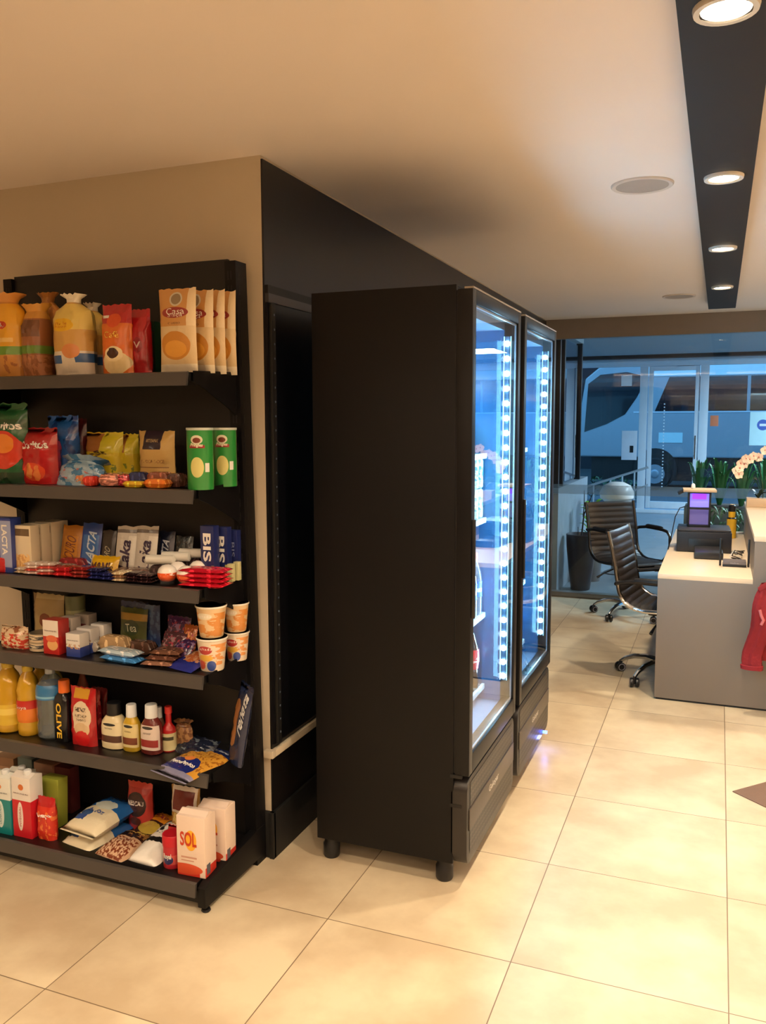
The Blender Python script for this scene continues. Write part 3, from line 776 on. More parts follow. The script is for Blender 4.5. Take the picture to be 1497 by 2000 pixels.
casa('beige biscuit pack last in its row, nearest the upright', (-1.5730, 2.4700, 1.7566, 0.1180, 0.2770))

# ------------------------------------------------------------------ second shelf
bag('chip_bag', 'green crisp bag with orange tortilla picture at the left edge', 'crisp bag', (-2.3775, 2.2900, 1.3846, 0.1950, 0.2830), .10,
    PM('chips_green', (30, 92, 50), [('r', -1, 2, .68, .80, (34, 76, 44)), ('e', .62, .42, .36, .24, (206, 62, 40)), ('e', .62, .50, .24, .12, (226, 132, 50)), ('r', -1, 2, 0, .14, (26, 60, 36))], rough=.25), [('Doritos', .62, .72, .66, .10, W_, 4, .006)], seal=.05)
bag('chip_bag', 'red crisp bag with white lettering and tortilla picture', 'crisp bag', (-2.2325, 2.3000, 1.3846, 0.1590, 0.1970), .09,
    PM('chips_red', (178, 28, 32), [('e', .5, .22, .34, .16, (214, 70, 36)), ('e', .38, .24, .10, .14, (224, 132, 60)), ('e', .62, .2, .10, .14, (222, 120, 56)), ('r', -1, 2, .88, 1, (150, 22, 28))], rough=.22), [('Doritos', .5, .70, .78, .14, W_, 8, .008)], seal=.05, rz=-4)
bag('chip_bag', 'blue crisp bag standing behind the red crisp bag', 'crisp bag', (-2.1830, 2.3700, 1.3846, 0.1280, 0.2390), .08, PM('chips_blue', (34, 92, 170), [('e', .4, .62, .16, .08, (220, 90, 60)), ('n', 4, .52, (26, 62, 132), -1, 2, 0, 1)], rough=.22), seal=.05, rz=6)
bag('chip_bag', 'dark red crisp bag in shade at the back of the second shelf', 'crisp bag', (-2.1605, 2.4300, 1.3846, 0.0790, 0.2290), .05, PM('chips_dark', (92, 22, 26), [('n', 4, .5, (60, 14, 20), -1, 2, 0, 1)]), seal=.05)
bag('sweet_bag', 'slumped clear and blue bag of wrapped sweets in front of the blue crisp bag', 'sweet bag', (-2.0740, 2.3000, 1.3846, 0.1860, 0.1130), .10,
    PM('sweets_clear', (150, 176, 196), [('n', 3.5, .52, (70, 126, 170), -1, 2, 0, 1), ('n', 6, .62, (180, 110, 104), -1, 2, 0, .6)], rough=.2, wr=.6), gather=.4, seal=.03, lean=25)
bac = PM('snack_yellow', (214, 188, 40), [('r', -1, 2, .62, .98, (170, 110, 50)), ('r', .5, 2, .6, 1, (216, 200, 50)), ('n', 4, .56, (120, 130, 40), -1, 2, 0, .4)], rough=.25)
bag('chip_bag', 'yellow and brown crisp bag with slanting lettering, centre of the second shelf', 'crisp bag', (-2.0430, 2.4200, 1.3846, 0.1640, 0.1800), .07, bac, [('Fandangos', .42, .58, .55, .13, (60, 30, 20), 60, .004)], seal=.05)
bag('chip_bag', 'narrow yellow crisp bag between the yellow bag and the kraft bag', 'crisp bag', (-1.9570, 2.4500, 1.3846, 0.0840, 0.1740), .06, bac, seal=.05)
kb = bag('sweet_bag', 'kraft paper bag with a dark label on top', 'paper bag', (-1.8000, 2.4000, 1.3846, 0.1480, 0.1860), .06,
    PM('kraft_print', (206, 168, 96), [('r', .2, .72, .66, 1.0, (44, 26, 40)), ('r', .08, .92, .32, .34, (150, 110, 60)), ('r', -1, 2, 0, .24, (222, 160, 70))], rough=.55), [('ARTESANAL', .46, .82, .36, .06, (206, 176, 120)), ('PIPOCA DOCE', .5, .44, .66, .06, (150, 100, 50)), ('100g', .5, .12, .4, .06, (150, 90, 40))], seal=.02)
# small sweets along the front edge of the second shelf
def block(name, lab, cat, P, d, col, grp=None, round_=0, lay=0, **k):
    x, y, z, w, h = P
    if round_:
        o = MB().lathe([(w * .1, 0), (w * .42, h * .08), (w * .5, h * .35), (w * .5, h * .6), (w * .4, h * .9), (w * .12, h)], 20).build(name, PM('w_%d_%d_%d' % col, col, [('n', 9, .52, tuple(min(255, int(c * 1.4 + 30)) for c in col), -1, 2, 0, 1)], rough=.22, wr=.6), loc=(x, y + w / 2, z), smooth=True)
    else:
        mb = MB()
        def S(u, v, sg):
            a = abs(2 * u - 1); t = h / 2 * max(0, 1 - a ** 6) ** .5 * (max(0, 1 - abs(2 * v - 1) ** 5)) ** .5
            return Vector(((u - .5) * w, v * d, h / 2 + sg * t))
        mb.grid(lambda u, v: S(u, v, 1), 12, 8); mb.grid(lambda u, v: S(u, v, -1), 12, 8, flip=True)
        o = mb.build(name, PM('w_%d_%d_%d' % col, col, [('n', 5, .55, tuple(min(255, int(c * 1.3 + 25)) for c in col), -1, 2, 0, 1)], rough=.25, wr=.5), loc=(x, y, z), smooth=True, merge=.0003)
    o.rotation_euler[2] = R_(k.get('rz', 0)); o.rotation_euler[0] = R_(k.get('rx', 0)); o.rotation_euler[1] = R_(k.get('ry', 0))
    return tag(o, lab, cat, grp)
G2 = 'small sweets along the front edge of the second shelf'
block('wrapped_sweet', 'bright red square wrapped sweet in front of the sweets bag', 'sweet', (-1.9815, 2.2850, 1.3846, 0.0450, 0.0350), .04, (220, 60, 44), G2)
block('wrapped_sweet', 'round foil wrapped chocolate, copper coloured, in front of the yellow crisp bag', 'chocolate', (-1.9145, 2.2850, 1.3846, 0.0850, 0.0450), .06, (160, 100, 84), G2, round_=1)
block('wrapped_sweet', 'dark red round chocolate right of the copper foil one', 'chocolate', (-1.8670, 2.3100, 1.3846, 0.0500, 0.0430), .04, (150, 36, 44), G2, round_=1)
block('wrapped_sweet', 'yellow and red wrapped sweet at the shelf edge left of the orange packet', 'sweet', (-1.8010, 2.2850, 1.3846, 0.0760, 0.0220), .04, (226, 176, 40), G2)
block('wrapped_sweet', 'dark blue wrapped sweet behind the yellow one', 'sweet', (-1.8175, 2.3300, 1.3846, 0.0710, 0.0500), .04, (34, 44, 96), G2)
block('wrapped_sweet', 'orange packet near the green tubes', 'sweet', (-1.7120, 2.2850, 1.3846, 0.0880, 0.0310), .05, (224, 116, 36), G2)
block('wrapped_sweet', 'brown wafer packet behind the orange packet', 'sweet', (-1.7465, 2.3450, 1.3846, 0.0870, 0.0500), .05, (150, 82, 58), G2)
block('wrapped_sweet', 'small pale orange sweet left of the red square one', 'sweet', (-2.0385, 2.3100, 1.3846, 0.0370, 0.0360), .03, (216, 130, 84), G2)
block('wrapped_sweet', 'dull brown packet beside the green tubes', 'sweet', (-1.6680, 2.3300, 1.3846, 0.0560, 0.0480), .05, (84, 50, 40), G2)
tr = thing('display_tray', 'low clear plastic tray holding sweets below the kraft bag', 'tray', (-1.7945, 2.37, 1.3846))
MB().box(-.13, 0, .0, .13, .002, .045).box(-.13, .003, .0, .13, .09, .002).build('tray_wall', pane_mat('clear_plastic', body=.08, rough=.05), tr)
TUBE = PM('tube_green', (44, 138, 60), [('e', .5, .84, .075, .075, (222, 214, 190)), ('e', .5, .83, .05, .045, (120, 60, 40)), ('r', .40, .60, .70, .75, (150, 30, 40)), ('e', .5, .38, .085, .17, (214, 206, 130)), ('r', .60, .66, .30, .45, (226, 226, 220)), ('r', .76, .9, 0, 1, (88, 26, 32)), ('e', .05, .84, .06, .07, (222, 214, 190))], rough=.3, wr=0)
def tube_can(lab, P):
    o = bottle('chip_tube', lab, 'crisp tube', P, [(.97, 0), (1, .01), (1, .96), (.97, .965)], TUBE, ([(1.0, .962), (1.03, .965), (1.03, 1.0), (.98, 1.003)], mat('tube_lid', (200, 206, 196), .3), 'lid'), None, [('Pringles', .5, .72, .42, .07, (240, 230, 200), -4, .008)])
    o['group'] = 'green crisp tubes on the second shelf'; o.rotation_euler[2] = R_(18); return o
tube_can('green crisp tube with plastic lid at the front right of the second shelf', (-1.5510, 2.2750, 1.3846, 0.0840, 0.1970))
tube_can('green crisp tube standing behind the front one, nearest the upright', (-1.5490, 2.4200, 1.3846, 0.0800, 0.1960))

# ------------------------------------------------------------------ third shelf
def bar(lab, P, mt, txt=(), lean=12, D=.012, name='chocolate_bar', cat='chocolate bar', grp='chocolate bars leaning on the third shelf', rz=0, roll=0):
    return bag(name, lab, cat, P, D, mt, txt, group=grp, seal=.03, lean=lean, bottom=False, pinch=0, rz=rz, nu=8, nv=10, roll=roll)
LB = PM('lacta_blue', (40, 72, 150), [('r', .1, .9, .2, .75, (60, 110, 180))], rough=.25)
carton('wafer_carton', 'blue and white chocolate display box at the left edge of the third shelf', 'box', (-2.3995, 2.3000, 1.0616, 0.1070, 0.1980), .05, PM('blue_display', (46, 64, 140), [('r', .5, 2, .1, .95, (150, 160, 200))], wr=0), [('LACTA', .72, .6, .24, .55, W_, -90, .006)])
bag('sweet_bag', 'red packet lying at the left edge of the third shelf', 'sweet bag', (-2.4105, 2.2950, 1.0616, 0.0730, 0.0620), .02, PM('redp', (186, 30, 34)), seal=.05)
WB = PM('wafer_box', (222, 206, 176), [('r', .08, .92, .78, .93, (110, 88, 62)), ('e', .45, .22, .40, .17, (214, 158, 92)), ('n', 8, .5, (236, 196, 130), .08, .9, .05, .4), ('r', 1.01, 9, 0, 1, (150, 140, 120))], wr=0)
for k, (u0, u1, y, tx) in enumerate(((-2.3580, -2.2750, 2.32, 'front of four, cookie picture facing out'), (-2.3600, -2.2780, 2.375, 'second of four from the front'), (-2.3590, -2.2810, 2.43, 'third of four from the front'), (-2.3570, -2.2840, 2.475, 'last of four, at the back'))):
    carton('biscuit_carton', 'tall cream biscuit carton on the third shelf, ' + tx, 'carton', ((u0 + u1) / 2, y, 1.061, u1 - u0, .172), .044, WB, group='cream biscuit cartons on the third shelf')
bar('gold brown chocolate bar leaning left of the blue bars', (-2.2215, 2.4400, 1.0616, 0.0910, 0.1630), PM('goldbar', (176, 112, 34), [('r', .15, .85, .3, .75, (196, 128, 40))], rough=.25), [('OURO', .5, .5, .5, .5, (110, 50, 26), 80)])
bar('blue chocolate bar with large pale vertical lettering', (-2.1315, 2.4400, 1.0616, 0.0890, 0.1750), LB, [('LACTA', .55, .5, .42, .7, (200, 215, 230), 82, .006)])
bar('dark brown and grey chocolate bar right of the blue one', (-2.0525, 2.4400, 1.0616, 0.0610, 0.1520), PM('darkbar', (52, 44, 40), [('r', .1, .9, .1, .4, (100, 100, 86))], rough=.25), [('AMARO', .5, .35, .4, .5, (190, 180, 150), 80)])
LK = PM('laka_white', (204, 196, 184), [('r', -1, 2, .86, .93, (120, 110, 104)), ('r', .6, 2, .2, .8, (224, 218, 206))], rough=.25)
bar('white chocolate bar with dark vertical lettering, left of the white pair', (-1.9555, 2.4200, 1.0616, 0.0850, 0.1730), LK, [('Laka', .48, .42, .5, .62, (52, 30, 60), 84, .01)], rz=4)
bar('white chocolate bar with dark vertical lettering, right of the white pair', (-1.8695, 2.4200, 1.0616, 0.0870, 0.1770), LK, [('Laka', .48, .42, .5, .62, (52, 30, 60), 84, .01)], rz=4)
bar('dark blue chocolate bar with white vertical lettering behind the right white bar', (-1.8175, 2.4600, 1.0616, 0.0690, 0.1560), PM('navybar', (30, 36, 62), rough=.25), [('LACTA', .5, .5, .42, .66, (200, 205, 215), 82, .006)])
bar('nearly black chocolate bar leaning at the far right of the bars', (-1.7425, 2.4600, 1.0616, 0.0730, 0.1420), PM('blackbar', (30, 30, 34), [('n', 6, .55, (60, 70, 72), -1, 2, 0, 1)], rough=.25))
BI = PM('bis_blue', (30, 40, 96), [('r', -1, 2, 0, .12, (20, 24, 60)), ('r', .8, 9, .2, .3, (190, 186, 110))], wr=.1)
carton('wafer_box', 'dark blue wafer box with white vertical lettering, front right of the third shelf', 'box', (-1.5890, 2.4000, 1.0616, 0.0520, 0.1920), .035, BI, [('BIS', .5, .62, .6, .5, W_, -90, .01)], group='dark blue wafer boxes')
carton('wafer_box', 'dark blue wafer box with white and red lettering, second from the upright', 'box', (-1.5675, 2.4500, 1.0616, 0.0510, 0.1830), .03, BI, [('BIS', .5, .58, .6, .5, W_, -90, .01)], group='dark blue wafer boxes')
carton('wafer_box', 'dark blue wafer box closest to the upright', 'box', (-1.5485, 2.4950, 1.0616, 0.0370, 0.1680), .025, BI, [('BIS', .5, .6, .4, .3, (150, 160, 200), -90)], group='dark blue wafer boxes')
carton('wafer_box', 'small pale yellow ended wafer pack below the blue wafer boxes, left', 'box', (-1.5250, 2.4350, 1.0616, 0.0200, 0.0610), .02, PM('paleyel', (196, 190, 140), wr=.1))
carton('wafer_box', 'small pale yellow ended wafer pack below the blue wafer boxes, right', 'box', (-1.5190, 2.4650, 1.0616, 0.0200, 0.0640), .02, PM('paleyel', (196, 190, 140), wr=.1))
# flat piles along the front
def flat(lab, x0, x1, y, d, z, h, cols, grp, rz=0, name='chocolate_bar', cat='chocolate bar', tx=None):
    o = None
    for k, c in enumerate(cols):
        n = len(cols)
        where = '' if n == 1 else (', top of its pile', ', second in its pile', ', third in its pile', ', bottom of its pile')[min(3, (n - 1 - k)) if k else 3]
        o = block(name, lab + where, cat, ((x0 + x1) / 2, y + .002 * (k % 2), z + k * h, x1 - x0, h), d, c, grp, rz=rz + 3 * hashn(x0, k))
    return o
Z3 = 1.0615
FG = 'flat chocolate packets along the front of the third shelf'
WR_ = (214, 190, 176); RW = (190, 70, 60)
flat('cream and brown bar', -2.3380, -2.2630, 2.295, .06, Z3, .011, [(186, 160, 130), (214, 200, 180)], FG)
flat('white and red bar left of the flat red packets', -2.2860, -2.2160, 2.293, .06, Z3, .011, [WR_, RW, WR_, WR_], FG, 12)
flat('white and red striped bar, right of the first striped pile', -2.2300, -2.1610, 2.297, .06, Z3, .011, [RW, WR_, RW, WR_], FG, 14)
flat('red packet', -2.1610, -2.0840, 2.293, .07, Z3, .017, [(190, 34, 38), (170, 30, 34)], FG, 4)
flat('dull red and brown packet', -2.0840, -2.0120, 2.295, .07, Z3, .013, [(130, 40, 36), (150, 56, 46), (130, 34, 30)], FG, 4)
flat('navy blue bar, left navy pile', -2.0080, -1.9560, 2.295, .07, Z3, .013, [(34, 38, 92), (30, 34, 84), (40, 40, 80)], FG, 4)
flat('navy blue bar, right navy pile', -1.9560, -1.9040, 2.295, .07, Z3, .013, [(36, 40, 96), (30, 34, 84)], FG, 2)
flat('cream bar between navy and dark brown piles', -1.9020, -1.8570, 2.293, .07, Z3, .011, [(206, 176, 140), (140, 100, 70), (216, 190, 150)], FG, 6)
flat('dark brown packet, left dark pile', -1.8570, -1.8020, 2.297, .07, Z3, .011, [(44, 26, 28), (60, 34, 36), (36, 22, 26)], FG, 0)
flat('dark brown packet, right dark pile', -1.8020, -1.7480, 2.297, .07, Z3, .011, [(50, 30, 30), (40, 24, 28), (70, 50, 50)], FG, 4)
flat('long silver grey bar lying behind the red packets', -2.2540, -2.1420, 2.365, .05, Z3, .03, [(150, 134, 120)], FG, 10)
flat('long silver grey bar lying left of the yellow packet', -2.1690, -2.0820, 2.365, .05, Z3, .026, [(140, 124, 112)], FG, 14)
flat('red bar lying behind the silver bars', -2.2480, -2.1310, 2.42, .04, Z3, .045, [(140, 34, 36)], FG, 5)
bag('candy_packet', 'yellow sweets packet with brown round lettering lying in front of the dark bar', 'sweet bag', (-2.0135, 2.3650, 1.0616, 0.1250, 0.0760), .03, PM('mm_yellow', (226, 178, 30), [('r', -1, .08, 0, 1, (240, 220, 180))], rough=.22), [("M&M's", .5, .42, .8, .5, (84, 40, 26), 0, .012)], seal=.04, lean=20)
flat('long brown silver chocolate bar lying slanted left of the white tubes', -1.9400, -1.8610, 2.345, .10, Z3 + .008, .022, [(128, 96, 76)], FG, 24)
flat('second long brown silver bar lying slanted', -1.8950, -1.8140, 2.365, .10, Z3 + .006, .024, [(112, 84, 72)], FG, 22)
for k, (P) in enumerate(((-1.7665, 2.3600, 1.0616, 0.0750, 0.0900), (-1.7235, 2.3900, 1.0616, 0.0790, 0.0990), (-1.6735, 2.4200, 1.0616, 0.0870, 0.1080))):
    x, y, z, w, h = P
    o = MB().lathe([(.008, 0), (.0165, .003), (.0165, .10), (.008, .104)], 16, axis='x').build('tablet_tube', mat('white_tube', (214, 210, 200), .35), loc=(x - .045, y + .005, z + h - .018), smooth=True)
    o.rotation_euler[2] = R_(12)
    tag(o, 'white plastic sweet tube lying on its side, %s of three' % ('leftmost', 'middle', 'rightmost')[k], 'sweet tube', 'white tubes on the third shelf')
    flat('dark pack carrying the %s white tube' % ('left', 'middle', 'right')[k], x - .035, x + .035, y + .0, .05, z + .0005, max(.01, h - .036), [(50, 32, 34)], FG)
EGG = PM('egg_wrap', (232, 96, 48), [('r', -1, 9, .56, 1, (236, 228, 220)), ('n', 5, .55, (240, 236, 230), -1, 9, .4, .8)], rough=.22)
for k, P in enumerate(((-1.6985, 2.2920, 1.0616, 0.0690, 0.0670), (-1.6245, 2.2940, 1.0616, 0.0650, 0.0670), (-1.6970, 2.3500, 1.0616, 0.0660, 0.0680), (-1.6265, 2.3650, 1.0616, 0.0650, 0.0730))):
    x, y, z, w, h = P
    o = thing('chocolate_egg', ('orange and white chocolate egg in a clear cup, left at the front', 'orange and white chocolate egg in a clear cup, right at the front', 'white topped chocolate egg behind, between the two front ones', 'white topped chocolate egg at the back beside the red packets')[k], 'chocolate egg', (x, y + w / 2, z), group='chocolate eggs on the third shelf')
    r = w * .48
    MB().lathe([(r * .62, 0), (r * .7, .002), (r * .85, h * .34), (r * .86, h * .36)], 18, caps=False).build('cup', pane_mat('clear_plastic'), o, smooth=True)
    MB().lathe([(r * .3, h * .13), (r * .75, h * .22), (r * .97, h * .42), (r, h * .58), (r * .85, h * .8), (r * .5, h * .95), (r * .1, h)], 18).build('egg', EGG, o, smooth=True)
flat('red glossy chocolate pack right of the eggs', -1.6360, -1.4750, 2.30, .085, Z3, .0155, [(190, 26, 44), (176, 22, 40), (196, 30, 48), (184, 26, 44)], 'red chocolate packs right of the eggs', 6)

# ------------------------------------------------------------------ fourth shelf
bag('cracker_bag', 'red and cream snack bag at the left edge of the fourth shelf', 'snack bag', (-2.3885, 2.3100, 0.7756, 0.1270, 0.0810), .06, PM('redcream', (226, 196, 160), [('n', 6, .5, (204, 60, 40), -1, 2, 0, .7), ('n', 5, .56, (150, 90, 60), -1, 2, .6, 1)], rough=.25), seal=.05)
TUNA = PM('tuna_can', (206, 184, 150), [('r', -1, 9, .35, .8, (60, 58, 60)), ('n', 7, .55, (226, 210, 180), -1, 9, .3, .9)], rough=.3, wr=0)
for k in range(2):
    x, y, z, w, h = (-2.2770, 2.3100, 0.7756, 0.0880, 0.0640)
    hh = h / 2
    o = MB().lathe([(w * .47, 0), (w * .5, .002), (w * .5, hh - .003), (w * .47, hh - .001)], 28).build('food_can', TUNA, loc=(x, y + w / 2, z + k * hh), smooth=True)
    tag(o, 'small round food can with cream label, %s of a stack of two' % ('bottom', 'top')[k], 'can', 'stacked food cans')
    MB().lathe([(w * .1, hh - .003), (w * .44, hh - .003), (w * .48, hh - .001), (w * .48, hh)], 28).build('lid', mat('tin', (170, 165, 155), .3, .8), o, smooth=True)
bag('pasta_bag', 'kraft coloured bag with a brown emblem at the back of the fourth shelf', 'food bag', (-2.3410, 2.4400, 0.7756, 0.1480, 0.1790), .05, PM('kraft2', (176, 150, 98), [('e', .5, .45, .2, .16, (128, 70, 44)), ('r', -1, 2, .9, 1, (200, 180, 130)), ('r', -1, .12, 0, 1, (140, 116, 80))], rough=.45), seal=.03)
bottle('food_jar', 'olive green can behind the milk carton on the fourth shelf', 'can', (-2.2355, 2.4500, 0.7756, 0.0730, 0.1790), [(.97, 0), (1, .01), (1, .98), (.97, 1)], PM('olivecan', (112, 116, 80), [('r', -1, 9, .4, .7, (160, 160, 120))], wr=0))
MILK = PM('cream_carton', (226, 216, 204), [('r', -9, 9, 0, .52, (196, 44, 40)), ('e', .6, .28, .34, .16, (232, 176, 110)), ('e', .55, .46, .36, .10, (226, 110, 70)), ('r', -9, 0, .52, 1.1, (190, 60, 56))], wr=0)
carton('cream_carton', 'white and red cream carton on the fourth shelf', 'carton', (-2.1940, 2.3100, 0.7756, 0.0700, 0.1240), .055, MILK, [('PIRACANJUBA', .5, .68, .8, .05, (90, 30, 30))])
CB = PM('cream_blue', (222, 218, 214), [('r', -9, 9, 0, .42, (50, 70, 150)), ('n', 5, .5, (190, 150, 120), -1, 9, .35, .55)], wr=0)
carton('cream_carton', 'small white and blue carton right of the red and white one', 'carton', (-2.0955, 2.3100, 0.7756, 0.0610, 0.0840), .05, CB, [('PIRACANJUBA', .5, .70, .8, .06, (60, 40, 60))])
for k, (P, lb) in enumerate((((-2.0990, 2.3700, 0.7756, 0.0640, 0.0890), 'small white and blue carton, second in the row behind the front one'), ((-2.0800, 2.4200, 0.7756, 0.0580, 0.0940), 'small white and blue carton, third in the row'), ((-2.1860, 2.3800, 0.7756, 0.0560, 0.1190), 'cream carton with red top behind the red and white carton'), ((-2.1770, 2.4500, 0.7756, 0.0660, 0.1170), 'grey white carton at the back beside the olive can'))):
    carton('cream_carton', lb, 'carton', P, .045, CB if k < 2 else PM('creamdull', (190, 180, 170), [('r', .2, .8, .3, .7, (120, 50, 46))], wr=0))
Z4 = .7755
for k, z in enumerate((0, .022)):
    block('wafer_packet', 'blue and white wafer packet, %s of two lying in front' % ('lower', 'upper')[k], 'wafer packet', ((-1.9+-.01*k), 2.30 + .004 * k, Z4 + z, .165, .021), .06, (56, 120, 180) if k == 0 else (180, 200, 214), 'blue and white wafer packets', rz=-6)
block('wafer_packet', 'beige wafer packet lying behind the blue and white ones', 'wafer packet', (-1.9875, 2.3800, 0.7756, 0.1210, 0.0670), .05, (186, 152, 110))
block('wafer_packet', 'white printed packet left of the beige wafer packet', 'wafer packet', (-2.0910, 2.3750, 0.7756, 0.0920, 0.0430), .04, (200, 190, 176))
for k, z in enumerate((0, .017, .034)):
    block('biscuit_packet', 'brown biscuit packet left of the purple and blue packet, %s of three' % ('bottom', 'middle', 'top')[k], 'biscuit packet', (-1.745 + .008 * k, 2.305 + .012 * k, Z4 + z, .11, .017), .09, ((140, 100, 80), (96, 60, 46), (110, 74, 56))[k], 'brown biscuit packets', rz=8)
flat('dark brown packet lying behind the brown pile', -1.9530, -1.8430, 2.41, .05, Z4, .05, [(84, 56, 44)], None, name='biscuit_packet', cat='biscuit packet')
bag('biscuit_packet', 'dark blue and orange biscuit pack lying at the front right of the fourth shelf', 'biscuit packet', (-1.655, 2.305, Z4 + .016, .125, .15), .03, PM('bluebisc', (42, 48, 130), [('e', .55, .55, .3, .28, (196, 110, 60)), ('n', 5, .52, (214, 160, 120), .2, .9, .3, .8)], rough=.22), seal=.04, lean=77, rz=-14, bottom=False)
bag('biscuit_packet', 'dark blue biscuit pack underneath the orange printed one', 'biscuit packet', (-1.648, 2.30, Z4, .13, .15), .016, PM('bluebisc2', (44, 50, 140), rough=.22), seal=.04, lean=89, rz=-10, bottom=False)
bag('tea_pouch', 'olive green pouch with white lettering leaning at the back', 'pouch', (-1.9540, 2.4400, 0.7756, 0.1280, 0.1570), .03, PM('olivepouch', (72, 76, 34), [('r', -1, 2, .72, .88, (150, 116, 40)), ('e', .5, .55, .3, .18, (46, 58, 30))], rough=.3), [('Tea', .5, .55, .4, .18, (200, 196, 170), 6)], lean=6, seal=.04, rz=-4)
bag('snack_pouch', 'dark blue pouch behind the olive one', 'pouch', (-1.8995, 2.4700, 0.7756, 0.1110, 0.1700), .02, PM('navypouch', (34, 50, 92), [('n', 5, .52, (60, 84, 120), -1, 2, 0, 1)], rough=.3), seal=.04, rz=-4)
bag('snack_pouch', 'dark blue pouch at the very back under the third shelf', 'pouch', (-1.9655, 2.4850, 0.7756, 0.1230, 0.1730), .012, PM('navypouch2', (28, 44, 88), rough=.3), seal=.04)
for k, (P, c, lb, ln) in enumerate((((-1.7660, 2.4400, 0.7756, 0.1120, 0.1430), (72, 34, 76), 'purple snack pouch leaning at the back left of the stacked noodle cups', 10), ((-1.7600, 2.3800, 0.7756, 0.1060, 0.1090), (84, 52, 56), 'purple brown snack pouch leaning in front of the dark blue one', 28), ((-1.7005, 2.4100, 0.7756, 0.0630, 0.1260), (176, 96, 48), 'orange snack pouch beside the noodle cups', 14), ((-1.7055, 2.3600, 0.7756, 0.0910, 0.0980), (66, 40, 80), 'violet pouch with pale marks behind the blue biscuit pack', 34))):
    bag('snack_pouch', lb, 'pouch', P, .025, PM('pouch%d' % k, c, [('n', 6, .56, tuple(min(255, v + 70) for v in c), -1, 2, .2, .9), ('n', 9, .6, (170, 60, 80), -1, 2, .4, 1)], rough=.22), seal=.04, lean=ln, rz=-8)
CUP = PM('noodle_cup', (222, 206, 184), [('n', 5, .52, (222, 150, 84), -1, 9, .2, .85), ('e', .5, .66, .09, .13, (178, 50, 48)), ('e', .5, .42, .1, .10, (226, 176, 70)), ('e', .58, .18, .06, .16, (60, 84, 160)), ('e', .44, .2, .06, .14, (206, 90, 60)), ('r', -1, 9, .93, 1, (232, 226, 214))], rough=.35, wr=.05)
CUPY = PM('noodle_cup_upper', (222, 190, 146), [('n', 5, .48, (214, 140, 66), -1, 9, .05, .8), ('e', .5, .7, .1, .1, (226, 214, 190)), ('r', -1, 9, .93, 1, (232, 226, 214))], rough=.35, wr=.05)
def cup(lab, P, z0, h, m):
    x, y, z, w, _ = P
    r = w / 2
    o = MB().lathe([(r * .72, 0), (r * .74, .002), (r * .95, h * .92), (r * 1.0, h * .93), (r * 1.02, h * .96), (r, h * .985)], 30, caps=True).build('noodle_cup', m, loc=(x, y + r, z + z0), smooth=True)
    tag(o, lab, 'noodle cup', 'stacked noodle cups')
    MB().lathe([(.001, h * .985), (r * .98, h * .985), (r * 1.0, h * .975)], 30).build('lid', mat('cup_lid', (214, 204, 186), .35), o)
    lettering(o, lambda u, v: Vector(((.74 + .21 * v) * r * 1.01 * math.cos(-PI / 2 + (u - .5) * 2.2), (.74 + .21 * v) * r * 1.01 * math.sin(-PI / 2 + (u - .5) * 2.2), v * h)), ('Cup Noodles', .5, .68, .5, .10, (238, 226, 214), 0, .006))
Pa = (-1.5575, 2.3150, 0.7756, 0.1050, 0.1240)
Pb = (-1.5415, 2.4550, 0.7756, 0.0890, 0.1240)
cup('front noodle cup at the bottom of its stack, right end of the fourth shelf', Pa, .0, .113, CUP)
cup('front noodle cup on top of its stack', Pa, .1135, .108, CUPY)
cup('back noodle cup at the bottom, nearest the upright', Pb, .0, .102, CUP)
cup('back noodle cup on top, nearest the upright', Pb, .1025, .102, CUPY)

# ------------------------------------------------------------------ fifth shelf
OIL = mat('oil_yellow', (206, 160, 40), .12, coat=.6, var=.1)
OILP = [(0, 0), (.84, 0), (.95, .02), (.98, .1), (.92, .2), (.98, .25), (.98, .5), (.88, .56), (.95, .66), (.7, .82), (.42, .9), (.38, .93)]
YC = mat('yellow_cap', (220, 190, 70), .4)
OC = ([(.40, .92), (.44, .925), (.44, .99), (.40, 1)], YC)
bottle('oil_bottle', 'yellow cooking oil bottle at the left edge of the fifth shelf', 'bottle', (-2.4715, 2.3250, 0.4386, 0.1050, 0.2640), OILP, OIL, OC, (.12, .42, PM('oil_lab0', (226, 190, 60), [('r', -1, 9, .5, .8, (240, 214, 100))], wr=0)))
bottle('oil_bottle', 'cooking oil bottle with an orange and red label', 'bottle', (-2.3730, 2.3300, 0.4386, 0.0880, 0.2610), OILP, OIL, OC, (.20, .52, PM('oil_lab1', (230, 126, 40), [('r', -1, 9, .62, 1, (196, 40, 36))], wr=0)), [('Soya', .5, .42, .5, .06, W_)])
bottle('oil_bottle', 'cooking oil bottle standing behind, partly seen above the water bottle', 'bottle', (-2.4120, 2.4300, 0.4386, 0.0960, 0.2370), OILP, OIL, OC, None)
bottle('oil_bottle', 'pale yellow oil bottle further behind at the left', 'bottle', (-2.3570, 2.4600, 0.4386, 0.0700, 0.2300), OILP, mat('oil_pale', (196, 176, 84), .15, coat=.5), OC)
WATER = pane_mat('water_bottle', tint=(.80, .90, .96, 1), rough=.05, refl=2.0, body=.30, bodycol=(150, 160, 166))
bottle('water_bottle', 'clear water bottle with a blue label around the shoulder', 'bottle', (-2.2750, 2.3300, 0.4386, 0.1080, 0.2600), [(0, 0), (.8, 0), (.95, .03), (.98, .2), (.9, .26), (.98, .32), (.98, .68), (.9, .76), (.5, .88), (.3, .92)], WATER, ([(.29, .915), (.33, .92), (.33, .99), (.28, 1)], mat('pale_cap', (180, 190, 200), .4)), (.58, .78, PM('waterlab', (52, 122, 178), [('r', -1, 9, .1, .25, (120, 180, 214))], wr=0)))
